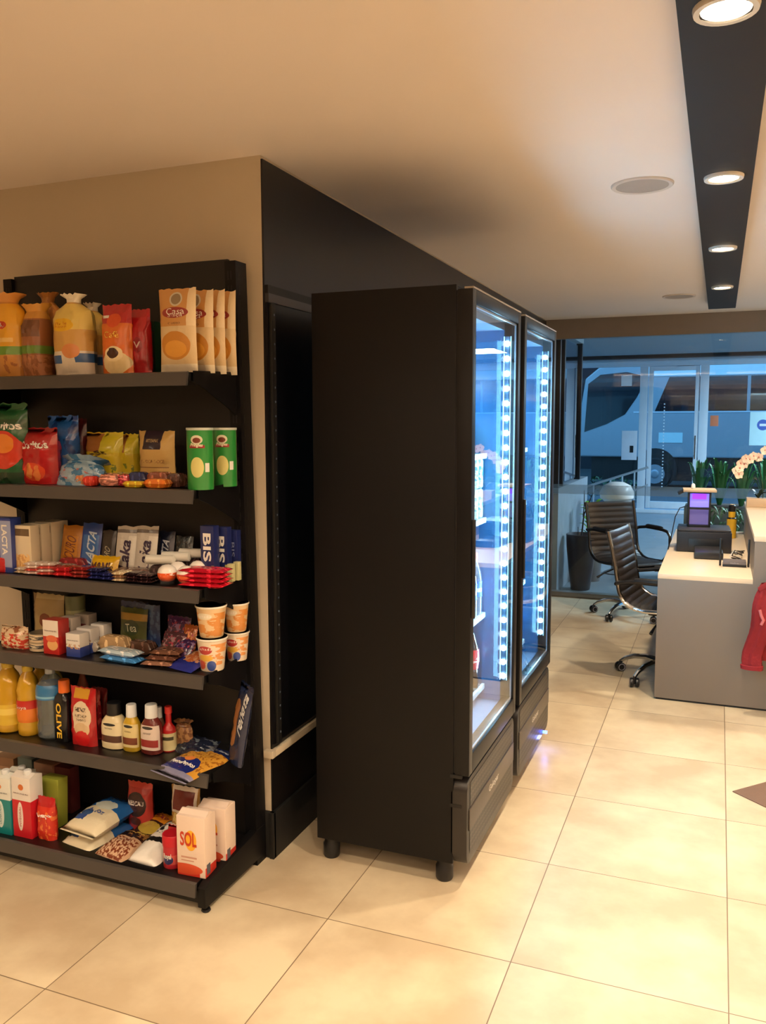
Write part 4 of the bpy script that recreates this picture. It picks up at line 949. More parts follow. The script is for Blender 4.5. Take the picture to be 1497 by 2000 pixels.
bottle('olive_oil_bottle', 'black square bottle with orange cap and vertical lettering', 'bottle', (-2.1980, 2.3350, 0.4386, 0.0700, 0.2270), [(0, 0), (.9, 0), (1, .02), (1, .66), (.86, .74), (.55, .80)], PM('blackbot', (24, 22, 26), [], rough=.2, wr=0), ([(.52, .79), (.6, .795), (.58, .985), (.5, 1)], mat('orange_cap', (228, 110, 36), .4)), None,
       [('OLIVE', .5, .36, .30, .58, (236, 190, 60), -90, .012)], sq=(5, .92, .92))
RED = mat('ketchup_red', (176, 26, 30), .25, coat=.5)
kp = (-2.1015, 2.3350, 0.4386, 0.1130, 0.2130)
o = bag('ketchup_pouch', 'red ketchup pouch with a large white label and tomato picture', 'ketchup', kp, .05, PM('ketch', (184, 32, 36), [('r', .2, .8, .82, .98, (206, 150, 40)), ('e', .55, .52, .36, .26, (226, 206, 176)), ('r', .22, .85, .30, .62, (226, 206, 176)), ('e', .55, .29, .3, .12, (220, 190, 150)), ('e', .55, .14, .28, .13, (206, 30, 34))], rough=.22), [('HEINZ', .55, .64, .42, .07, (60, 40, 34), 0, .006), ('KETCHUP', .55, .53, .46, .05, (70, 50, 40)), ('TOMATO', .55, .46, .38, .04, (70, 50, 40))], seal=.03)
bag('ketchup_pouch', 'red pouch behind the white labelled ketchup, right', 'ketchup', (-2.1095, 2.4000, 0.4386, 0.0630, 0.1850), .04, PM('ketch2', (150, 26, 30), [('r', .3, .7, .82, .98, (150, 110, 40)), ('n', 6, .55, (196, 80, 70), -1, 2, 0, 1)], rough=.22), seal=.03)
bag('ketchup_pouch', 'dark red pouch furthest behind the ketchup', 'ketchup', (-2.1270, 2.4600, 0.4386, 0.0720, 0.1740), .03, PM('ketch3', (110, 30, 30), rough=.25), seal=.03)
bottle('sauce_jar', 'brown sauce bottle standing behind the ketchup pouch', 'bottle', (-2.2115, 2.4600, 0.4386, 0.0430, 0.2420), [(.9, 0), (1, .02), (1, .7), (.5, .85), (.5, 1)], mat('brown_sauce', (120, 56, 34), .3))
SQP = [(0, 0), (.9, 0), (1, .02), (1, .48), (.92, .60), (.66, .70), (.5, .74)]
def squeeze(lab, P, body, capm, labm, cat='bottle', txt=()):
    return bottle('sauce_bottle', lab, cat, P, SQP, body, ([(.52, .73), (.58, .735), (.54, .985), (.48, 1)], capm), (.10, .60, labm, .42), txt, sq=(2.6, 1, .72), group='squeeze sauce bottles')
LBL = lambda n, c1, c2: PM(n, c1, [('e', .5, .90, .22, .06, (40, 40, 40)), ('r', .1, .9, .12, .42, c2)], wr=0)
squeeze('wide cream coloured mayonnaise bottle with a black cap', (-1.9860, 2.3350, 0.4386, 0.0940, 0.1650), PM('mayo', (226, 212, 170), [], rough=.3, wr=0), BLACKP, LBL('maylab', (228, 216, 180), (86, 52, 40)), txt=[('MAYONESA', .5, .47, .30, .03, (60, 50, 40))])
squeeze('yellow mustard bottle with a white cap', (-1.9070, 2.3450, 0.4386, 0.0660, 0.1680), PM('must', (202, 166, 40), [], rough=.3, wr=0), WHT, LBL('muslab', (222, 206, 150), (120, 60, 36)), txt=[('MOSTARDA', .5, .44, .34, .03, (80, 60, 40))])
squeeze('dark red ketchup bottle with a white cap', (-1.8260, 2.3450, 0.4386, 0.0780, 0.1760), PM('ketb', (104, 38, 34), [], rough=.25, wr=0), WHT, LBL('ketlab', (222, 206, 196), (150, 40, 40)), txt=[('KETCHUP', .5, .44, .34, .035, (60, 40, 40))])
bottle('hot_sauce_bottle', 'slim red pepper sauce bottle with cream label and red cap', 'bottle', (-1.7850, 2.4000, 0.4386, 0.0520, 0.1600), [(0, 0), (.94, 0), (1, .02), (1, .44), (.85, .52), (.42, .62), (.40, .84)], RED, ([(.42, .84), (.5, .845), (.48, .99), (.42, 1)], mat('redcap2', (200, 40, 36), .4)), (.03, .42, PM('peplab', (206, 196, 150), [('r', .3, .7, .6, .8, (60, 60, 40))], wr=0)))
bottle('sauce_bottle', 'small white capped sauce bottle hidden behind the dark red ketchup', 'bottle', (-1.8350, 2.4200, 0.4386, 0.0400, 0.1470), SQP, mat('brownish', (110, 70, 50), .3), ([(.52, .73), (.58, .735), (.54, .985), (.48, 1)], WHT))
bag('spice_bag', 'small brown bag behind the pasta on the fifth shelf', 'small bag', (-1.7435, 2.4400, 0.4386, 0.0770, 0.1000), .035, PM('spice', (150, 110, 70), [('n', 5, .5, (110, 70, 44), -1, 2, 0, 1)], rough=.35), gather=.4, seal=.03)
PASTA = PM('pasta_pack', (196, 142, 52), [('n', 16, .55, (150, 96, 34), -1, 2, .25, .9), ('r', -1, 2, .78, 1.1, (24, 40, 96)), ('r', -1, .42, 0, .42, (30, 44, 110)), ('e', .58, .28, .26, .2, (28, 40, 112)), ('e', .42, .44, .12, .06, (220, 130, 60)), ('r', -1, 2, 0, .15, (130, 130, 160))], rough=.15, wr=.6)
bag('pasta_bag', 'dark blue pasta bag with clear window lying over the front edge of the fifth shelf', 'pasta bag', (-1.665, 2.245, .4500, .185, .25), .045, PASTA, [('Petybon', .6, .30, .34, .09, W_, 0, .006), ('Penne', .28, .3, .3, .08, W_, 0, .006), ('renata', .6, .90, .6, .1, (190, 200, 220), 0, .005)], lean=87, rz=-16, seal=.06, bottom=False)
bag('pasta_bag', 'dark blue pasta bag leaning upright against the upright of the unit', 'pasta bag', (-1.5155, 2.4000, 0.4386, 0.0850, 0.2870), .035, PM('pasta_up', (26, 36, 66), [('e', .30, .5, .34, .3, (150, 100, 56)), ('r', .5, 2, 0, 1, (34, 42, 70))], rough=.2), [('renata', .72, .66, .3, .5, (190, 190, 190), 80, .004)], lean=6, rz=-30, seal=.05, roll=9)
bag('pasta_bag', 'dark plastic pasta bag lying crumpled behind the window pasta bag', 'pasta bag', (-1.70, 2.40, .4395, .18, .09), .05, PM('darkpasta', (24, 30, 48), [('n', 6, .6, (90, 100, 110), -1, 2, 0, 1)], rough=.15, wr=.7), lean=50, rz=-10, seal=.05)

# ------------------------------------------------------------------ base shelf
def brick(lab, P, m, txt, D=.062):
    o = carton('milk_carton', lab, 'milk carton', P, D, m, txt, group='milk cartons on the bottom shelf')
    x, y, z, w, h = P
    MB().prism([(-w / 2, .0, h), (-w / 2, D, h), (-w / 2, D / 2, h + .012)], (w, 0, 0)).build('slanted_top', m, o)
    MB().lathe([(.013, h + .004), (.014, h + .006), (.014, h + .020), (.012, h + .022)], 18, (w * .12, D * .42, 0)).build('cap', WHT, o, smooth=True)
MT = PM('milk_teal', (222, 224, 218), [('r', -9, 9, 0, .62, (20, 132, 136)), ('e', .55, .35, .16, .24, (214, 228, 226)), ('e', .5, .84, .14, .05, (214, 130, 60))], wr=0)
MR = PM('milk_red', (226, 220, 214), [('r', -9, 9, 0, .62, (200, 30, 44)), ('e', .42, .35, .15, .24, (238, 226, 220)), ('e', .5, .84, .14, .05, (206, 110, 50)), ('r', 1.01, 9, .62, 1, (180, 30, 40))], wr=0)
brick('teal and white milk carton at the left edge of the bottom shelf', (-2.3970, 2.2320, 0.1046, 0.1080, 0.2130), MT, [('PIRACANJUBA', .5, .73, .8, .03, (40, 60, 90)), ('DESNATADO', .55, .35, .1, .34, (20, 110, 120), 90)])
brick('red and white milk carton on the bottom shelf', (-2.2950, 2.2370, 0.1046, 0.0860, 0.2250), MR, [('PIRACANJUBA', .5, .73, .8, .03, (90, 30, 40)), ('INTEGRAL', .42, .35, .1, .34, (180, 40, 50), 90)])
brick('teal topped milk carton standing behind the red one', (-2.4055, 2.3200, 0.1046, 0.0850, 0.1900), MT, [])
bag('snack_bag', 'red snack bag with white lettering right of the red milk carton', 'snack bag', (-2.2080, 2.2450, 0.1046, 0.0800, 0.1550), .05, PM('tony', (206, 52, 34), [('r', -1, 2, .8, 1, (176, 26, 30)), ('n', 5, .55, (226, 110, 50), -1, 2, 0, .7)], rough=.25), [('Tonyu', .5, .6, .8, .12, W_, 16, .008)], seal=.04)
carton('tea_box', 'lime green box standing behind the red snack bag', 'box', (-2.2680, 2.3400, 0.1046, 0.0820, 0.1810), .05, PM('limebox', (164, 170, 66), [('r', .2, .8, .4, .6, (196, 204, 130))], wr=0), lean=3)
for k, (P, c, lb) in enumerate((((-2.5835, 2.4400, 0.1046, 0.1010, 0.1810), (128, 92, 66), 'brown carton at the back left of the bottom shelf'), ((-2.3840, 2.4400, 0.1046, 0.0920, 0.1860), (134, 96, 76), 'brown carton with pale label at the back of the bottom shelf'), ((-2.4860, 2.4500, 0.1046, 0.0720, 0.1870), (70, 90, 92), 'grey green carton between two brown ones'), ((-2.3030, 2.4500, 0.1046, 0.0800, 0.1780), (80, 34, 34), 'dark red carton at the back of the bottom shelf'))):
    carton('food_carton', lb, 'carton', P, .05, PM('backbox%d' % k, c, [('r', .2, .8, .5, .8, tuple(min(255, v + 30) for v in c))], wr=0))
RICE = PM('rice_bag', (222, 212, 184), [('r', -1, 2, .55, 1.1, (34, 92, 160)), ('e', .5, .62, .3, .12, (206, 214, 206)), ('e', .3, .36, .16, .07, (60, 90, 140)), ('r', .1, .4, .20, .30, (60, 84, 150))], rough=.25)
for k in range(2):
    bag('rice_bag', 'white and blue bag of rice, %s of two stacked on the bottom shelf' % ('lower', 'upper')[k], 'rice bag', (-2.075 + .012 * k, 2.232 + .012 * k, .130 + .062 * k, .165, .24), .075, RICE, [('Arroz', .5, .42, .5, .08, (70, 90, 150), 0, .006)] if k else [], lean=86 - 2 * k, rz=-8, seal=.05, bottom=False, group='rice bags')
bag('bean_bag', 'clear bag of brown beans with gold band lying on the bottom shelf', 'bean bag', (-1.915, 2.215, .131, .145, .20), .07, PM('beanbag', (186, 150, 120), [('e', .5, .32, .44, .27, (206, 170, 140)), ('n', 17, .5, (122, 62, 40), .08, .92, .08, .55), ('r', -1, 2, .6, 1.1, (60, 34, 26)), ('r', .1, .9, .66, .9, (150, 110, 60)), ('n', 6, .5, (40, 26, 24), -1, 2, .6, 1.1)], rough=.2, wr=.5), [('Feijão', .5, .78, .5, .1, (226, 190, 90), 0, .006)], lean=86, rz=-8, seal=.05, bottom=False)
bag('coffee_bag', 'yellow and dark brown coffee bag lying between beans and white flour bag', 'coffee bag', (-1.885, 2.375, .140, .13, .17), .06, PM('coffeeyel', (60, 34, 28), [('r', .1, .9, .45, .8, (206, 130, 34)), ('e', .5, .25, .4, .16, (176, 150, 60))], rough=.22, wr=.5), [('Pilão', .5, .63, .6, .14, (120, 26, 24), 0, .008)], lean=84, rz=-10, seal=.05, bottom=False)
bag('sugar_bag', 'white bag with black stripes lying left of the small red tin', 'sugar bag', (-1.782, 2.22, .131, .125, .27), .07, PM('sugar', (232, 228, 222), [('r', -1, 2, .38, .46, (30, 28, 30)), ('r', -1, 2, .74, .9, (28, 26, 28)), ('e', .4, .8, .3, .05, (226, 222, 216)), ('n', 5, .58, (40, 38, 40), -1, 2, .6, .75)], rough=.3), [('AÇÚCAR', .5, .56, .6, .06, (60, 50, 50))], lean=80, rz=-3, seal=.05, bottom=False)
bag('cocoa_pouch', 'red chocolate powder pouch standing at the back of the bottom shelf', 'pouch', (-1.9430, 2.4300, 0.1046, 0.1100, 0.1750), .06, PM('nesc', (176, 52, 46), [('e', .48, .56, .4, .26, (44, 28, 28)), ('e', .48, .58, .33, .18, (60, 30, 30)), ('e', .45, .2, .22, .1, (90, 44, 34)), ('r', -1, 2, .9, 1, (196, 70, 60))], rough=.3), [('NESCAU', .48, .60, .64, .10, (214, 206, 200), 0, .008)], seal=.03)
bag('cookie_bag', 'gold bag with white framed dark red window at the back right of the bottom shelf', 'cookie bag', (-1.7440, 2.4300, 0.1046, 0.1220, 0.1900), .06, PM('frame', (172, 128, 66), [('r', .08, .95, .52, 1.1, (226, 214, 200)), ('r', .15, .88, .58, .93, (116, 40, 34)), ('n', 6, .5, (206, 180, 110), -1, 2, 0, .5)], rough=.25), seal=.02)
rt = bottle('yeast_tin', 'small red tin with red lid beside the big white flour pack', 'tin', (-1.6735, 2.2430, 0.1046, 0.0690, 0.1140), [(0, 0), (.9, 0), (.95, .02), (.95, .66), (.9, .70)], PM('redtin', (190, 36, 50), [('r', -1, 9, .2, .6, (210, 90, 80)), ('e', .5, .4, .1, .2, (60, 60, 110))], wr=0), ([(.95, .66), (1, .67), (1, .98), (.95, 1)], mat('red_lid', (196, 30, 44), .35), 'lid'), None, [('Royal', .5, .38, .4, .2, W_, 0, .006)])
bag('spice_packet', 'small red sachet lying behind the small red tin', 'sachet', (-1.7240, 2.3300, 0.1046, 0.0680, 0.0960), .02, PM('redsachet', (176, 40, 40), rough=.25), seal=.05, lean=20)
SOL = PM('flour_pack', (228, 206, 190), [('e', .50, .60, .2, .17, (240, 176, 40)), ('r', -9, .80, 0, .17, (206, 50, 34)), ('e', .3, .12, .6, .09, (214, 80, 44)), ('r', .15, .7, .30, .33, (200, 150, 130)), ('r', .15, .6, .25, .27, (200, 150, 130))], rough=.5, wr=.25, wscale=30)
def flour(lab, P):
    x, y, z, w, h = P
    o = carton('flour_pack', lab, 'flour pack', P, .072, SOL, [('SOL', .42, .62, .58, .24, (196, 60, 24), 0, .012)], group='flour packs', bev=.004, rz=3)
    mb = MB().box(w / 2 + .0002, .008, .01, w / 2 + .0007, .030, .045)
    mb.build('barcode', ink((90, 90, 100)), o)
    MB().prism([(-w * .48, .012, h - .001), (-w * .48, .06, h - .001), (-w * .48, .04, h + .010), (-w * .48, .034, h + .010)], (w * .96, 0, 0)).build('folded_top', SOL, o)
flour('white flour pack with red lettering over a yellow sun, front right of the bottom shelf', (-1.5715, 2.2350, 0.1046, 0.1070, 0.2070))
flour('white flour pack standing behind the front one, nearest the upright', (-1.5620, 2.3450, 0.1046, 0.1060, 0.1920))
# ------------------------------------------------------------------ reception desk
TAUPE = mat('taupe_laminate', (124, 114, 104), .42, var=.03, scale=2)
CREAM = mat('cream_worktop', (226, 208, 182), .3, var=.03)
t = thing('reception_desk', 'taupe reception desk with a cream worktop and a higher customer counter on the right', 'desk', (.9, 6.0, 0))
def D(mb, name, m, parent=t, **k):
    mb.v = [(p[0] - .9, p[1] - 6.0, p[2]) for p in mb.v]
    return mb.build(name, m, parent, **k)
mb = MB().prism([(-.298, 5.0, .012), (2.3, 5.0, .012), (2.3, 5.0, .945), (.200, 5.0, .945), (.200, 5.0, .708), (-.298, 5.0, .708)], (0, .03, 0))
D(mb, 'front_panel', TAUPE, bevel=.001)
D(MB().box(-.299, 4.999, .708, .199, 7.15, .736), 'worktop', CREAM, bevel=.0015)
D(MB().box(.200, 5.03, .012, .232, 7.15, .945), 'side_panel', TAUPE)
D(MB().box(.196, 4.998, .945, .62, 7.15, .975), 'counter_top', CREAM, bevel=.0015)
D(MB().box(-.29, 5.008, 0, 2.3, 5.03, .013), 'plinth', BLACKM)
D(MB().box(-.27, 7.12, .012, .2, 7.15, .708), 'end_panel', TAUPE)

# things on the desk
t = thing('printer', 'black printer on the worktop with a paper tray sticking out in front', 'printer', (-.08, 6.02, .737), R_(2))
MB().box(-.165, -.11, .0, .175, .22, .135).build('body', mat('printer_black', (30, 31, 40), .4), t, bevel=.008)
MB().box(-.16, -.10, .135, .17, .21, .150).build('scanner_lid', mat('printer_lid', (52, 52, 58), .35), t, bevel=.005)
MB().box(-.09, -.118, .012, .12, -.108, .09).build('front_cover', BLACKP, t, bevel=.002)
MB().box(-.055, -.40, .001, .115, -.112, .045).build('paper_tray', mat('tray_black', (40, 40, 44), .35), t, bevel=.008)
t = thing('insect_lamp', 'black open lantern with a glowing purple panel and beige lid standing on the printer', 'lamp', (-.115, 6.12, .888), R_(4))
mb = MB()
for x in (-.072, .062):
    for y in (-.06, .05): mb.box(x, y, 0, x + .012, y + .012, .235)
for z in (0, .118, .225):
    for y in (-.06, .05): mb.box(-.072, y, z, .074, y + .012, z + .012)
    for x in (-.072, .062): mb.box(x, -.06, z, x + .012, .062, z + .012)
mb.build('frame', BLACKP, t, bevel=.001)
MB().box(-.06, -.02, .012, .062, -.014, .116).build('lower_screen', mat('violet_screen', (110, 104, 150), .3, emit=(110, 100, 190), estr=.35), t)
MB().box(-.06, -.02, .13, .062, -.014, .225).build('upper_screen', mat('violet_screen2', (150, 150, 230), .3, emit=(130, 120, 255), estr=.8), t)
MB().box(-.045, -.035, .185, .045, -.025, .222).build('ultraviolet_tube', mat('uv_tube', (120, 60, 255), .3, emit=(90, 30, 255), estr=4), t)
MB().obox((.0, 0, .245), (.105, 0, 0), (0, .09, 0), (0, 0, .009)).build('lid', mat('beige_lid', (200, 178, 150), .45), t, bevel=.004)
MB().obox((-.115, 0, .232), (.022, 0, .012), (0, .05, 0), (-.004, 0, .008)).build('lid_hinge', BLACKP, t, bevel=.003)
tag(MB().lathe([(.013, 0), (.015, .004), (.011, .028), (.004, .034)], 16).build('salt_cube', WHT, loc=(-.155, 6.12, 1.143), smooth=True), 'small white object on top of the lantern lid', 'knob')
mb = MB().tube([(-.20, 6.1, 1.02), (-.235, 6.08, 1.01), (-.262, 6.06, .95), (-.275, 6.03, .86), (-.289, 6.0, .78), (-.295, 5.97, .742)], .0035, 6)
tag(mb.build('power_cable', BLACKP, smooth=True), 'thin black cable running from the lantern down to the left edge of the worktop', 'cable')
t = thing('router', 'small grey router with two upright black antennas on the front of the worktop', 'router', (.106, 5.40, .737))
MB().box(-.062, -.02, .0, .070, .08, .012).build('base', BLACKP, t, bevel=.003)
MB().box(-.06, -.018, .012, .068, .078, .034).build('housing', mat('router_grey', (112, 104, 104), .35), t, bevel=.004)
for x in (-.076, .080):
    MB().box(x - .006, .0, .0, x + .006, .014, .165).build('antenna', BLACKP, t, bevel=.003)
lettering(t, lambda u, v: Vector((-.06 + u * .128, -.0188, .012 + v * .022)), ('intelbras', .5, .5, .36, .4, (170, 168, 170)), 'logo')
mb = MB()
pts = []
for k in range(60):
    a = k * .62
    pts.append((.115 + .028 * math.sin(a) + .0006 * k, 5.50 + .0068 * k, .746 + .022 * abs(math.sin(a * .43)) + (.02 if 18 < k < 40 else 0)))
mb.tube(pts, .0032, 6)
tag(mb.build('cable_bundle', BLACKP, smooth=True), 'tangle of thin black cables behind the router', 'cable')
mb = MB().tube([(.10, 5.47, .75), (.085, 5.55, .775), (.11, 5.66, .80), (.15, 5.72, .77), (.16, 5.80, .743)], .003, 6)
tag(mb.build('cable_loop', mat('white_cable', (200, 195, 186), .4), smooth=True), 'white cable looping over the black cables behind the router', 'cable')
t = bottle('bottle', 'yellow cylinder with dark band and black cap, left of the customer counter', 'bottle', (.105, 6.70, .737, .068, .245), [(0, 0), (.96, 0), (1, .02), (1, .60), (.72, .62), (.72, .80)], mat('yellow_plastic', (214, 170, 46), .35), ([(.5, .80), (.7, .805), (.7, .98), (.5, 1)], BLACKP), (.585, .63, BLACKP))
tag(MB().lathe([(0, 0), (.018, 0), (.020, .004), (.020, .235), (.016, .24)], 20).build('drink_carton', PM('beige_tube', (206, 184, 130), [('r', -1, 9, .5, .55, (60, 60, 50))], wr=0), loc=(.108, 6.85, .737), smooth=True), 'tall thin beige tube just behind the yellow bottle', 'tube')

# orchid in a beige planter on the counter
t = thing('potted_orchid', 'pale peach orchid in a low beige planter on the customer counter', 'orchid', (.34, 6.75, .9755))
MB().box(-.14, -.07, 0, .20, .07, .062).build('planter', mat('beige_planter', (196, 170, 140), .5), t, bevel=.004)
LEAFD = mat('orchid_leaf', (22, 34, 20), .35)
def leaf(mb, base, tip, w, sag=.3, n=8, m=0, fold=.15):
    b, q = Vector(base), Vector(tip)
    side = (q - b).cross(Vector((0, 0, 1)))
    if side.length < 1e-4: side = Vector((1, 0, 0))
    side.normalize()
    L_ = (q - b).length
    def f(u, v):
        p = b.lerp(q, v) + Vector((0, 0, 1)) * (sag * L_ * math.sin(PI * v) * .5)
        ww = w * (math.sin(PI * min(1, v * .92 + .06)) ** .7)
        return p + side * (u - .5) * ww + Vector((0, 0, abs(u - .5) * ww * fold * 2))
    mb.grid(f, 2, n, m)
mb = MB()
for k in range(11):
    a = k * 2.4; r = .07 + .03 * (k % 3)
    x0 = (-.06, .05, .12)[k % 3]
    leaf(mb, (x0, 0, .06), (x0 + r * math.cos(a), .6 * r * math.sin(a), .09 + .03 * (k % 2)), .045, .5)
mb.build('leaves', LEAFD, t, smooth=True)
STEM = mat('orchid_stem', (50, 70, 34), .5)
PET = mat('orchid_petal', (238, 212, 192), .5, var=.05)
PETC = mat('orchid_centre', (200, 120, 110), .5)
def flower(c, s, ax):
    mb = MB(); c = Vector(c); n = Vector(ax).normalized()
    a1 = n.orthogonal().normalized(); a2 = n.cross(a1)
    for k in range(5):
        a = 2 * PI * k / 5 + .3
        d = math.cos(a) * a1 + math.sin(a) * a2; e = -math.sin(a) * a1 + math.cos(a) * a2
        wd = (.75, .5)[k % 2]
        mb.grid(lambda u, v: c + d * s * v + e * (u - .5) * s * wd * 1.6 * math.sin(PI * min(1, v * .95 + .04)) ** .6 + n * s * (.25 * v * v - .1 * abs(u - .5)), 4, 5)
    f = mb.build('flower', PET, t, smooth=True)
    MB().lathe([(.001, -s * .12), (s * .14, -s * .05), (s * .16, s * .08), (.002, s * .22)], 8, tuple(c + n * s * .1)).build('flower_centre', PETC, f, smooth=True)
arc = [(-.03, 0, .06), (-.035, 0, .16), (-.055, -.01, .26), (-.075, -.02, .33), (-.10, -.02, .36), (-.15, -.03, .345), (-.19, -.03, .30), (-.21, -.03, .25)]
mb = MB().tube(arc, .003, 6); mb.build('stem', STEM, t, smooth=True)
mb = MB().tube([(.06, 0, .06), (.05, 0, .2), (.03, 0, .33), (-.0, -.01, .40), (-.04, -.02, .41)], .003, 6); mb.build('stem', STEM, t, smooth=True)
for (x, z) in ((-.105, .368), (-.13, .345), (-.155, .352), (-.165, .31), (-.19, .315), (-.195, .28), (-.215, .262), (-.20, .235), (-.07, .362), (-.03, .41), (.0, .40)):
    flower((x, -.04 + random.uniform(-.015, .015), z), .034, (random.uniform(-.5, .4), -1, random.uniform(-.2, .3)))

# red jacket hanging on the customer side of the counter
CLOTH = mat('red_cloth', (132, 24, 32), .85, var=.2, scale=9, bump=.35, bscale=60)
t = thing('red_jacket', 'red jacket hanging against the front of the counter at the right edge', 'jacket', (.34, 4.93, 0))
def drape(cx, w0, w1, z0, z1, y, ph, th=.035):
    """a hanging tube of cloth, centre cx(z), widths w0 top to w1 bottom"""
    mb = MB()
    def f(u, v):
        a = 2 * PI * u; z = z1 + (z0 - z1) * v
        w = w0 + (w1 - w0) * v
        r = 1 + .12 * math.sin(3 * a + ph + v * 2.5) + .08 * math.sin(7 * a + v * 6 + ph) + .06 * hashn(u * 4, v * 5, ph)
        bend = .02 * math.sin(v * 5 + ph)
        return Vector((cx(v) + w * math.cos(a) * r + bend * .5, y + th * math.sin(a) * r + .012 * math.sin(v * 7 + ph), z))
    mb.grid(f, 40, 26)
    return mb
drape(lambda v: .10 - .06 * v, .14, .17, .31, .80, 0, .6, .045).build('body', CLOTH, t, smooth=True)
s = drape(lambda v: -.075 - .052 * v - .012 * math.sin(v * 9), .040, .052, .262, .735, -.045, 2.0, .03).build('sleeve', CLOTH, t, smooth=True)
MB().lathe([(.050, .262), (.056, .264), (.058, .285), (.052, .288)], 20, (-.133, -.045, 0), sq=(2, 1, .6), caps=False).build('cuff', mat('red_cuff', (140, 26, 38), .8), s, smooth=True)
MB().tube([(-.108, -.085, .60), (-.100, -.088, .57), (-.088, -.088, .545), (-.098, -.086, .52)], .008, 8).build('pocket_trim', mat('pink_trim', (200, 110, 112), .6), t, smooth=True)
MB().tube([(-.11, -.05, .70), (-.07, -.06, .735), (-.02, -.05, .76), (.05, -.03, .80), (.16, -.02, .80)], .018, 10).build('collar', CLOTH, t, smooth=True)
MB().lathe([(.008, 0), (.012, .005), (.008, .06), (.014, .065)], 12, (.10, .01, .80), axis='y').build('hanging_loop', CLOTH, t)
h = MB().lathe([(.02, .0), (.02, .006), (.006, .008), (.006, .055), (.012, .06)], 16, (0, 0, 0), axis='y').build('coat_hook', CHROME, loc=(.46, 4.999, .84), smooth=True)
h.rotation_euler[2] = PI
tag(h, 'small metal coat hook on the counter front above the red jacket', 'hook')
o = MB().box(-.09, -.12, 0, .5, .16, .004).build('floor_shadow_sheet', mat('brown_floor_shadow', (120, 94, 78), .9, bump=.3, bscale=200), loc=(.255, 3.86, .0003), bevel=.001)  # brown sheet standing in for a cast shadow on the tiles
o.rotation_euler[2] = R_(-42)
tag(o, 'flat brown sheet standing in for a shadow on the tiles at the right edge', 'painted shadow')

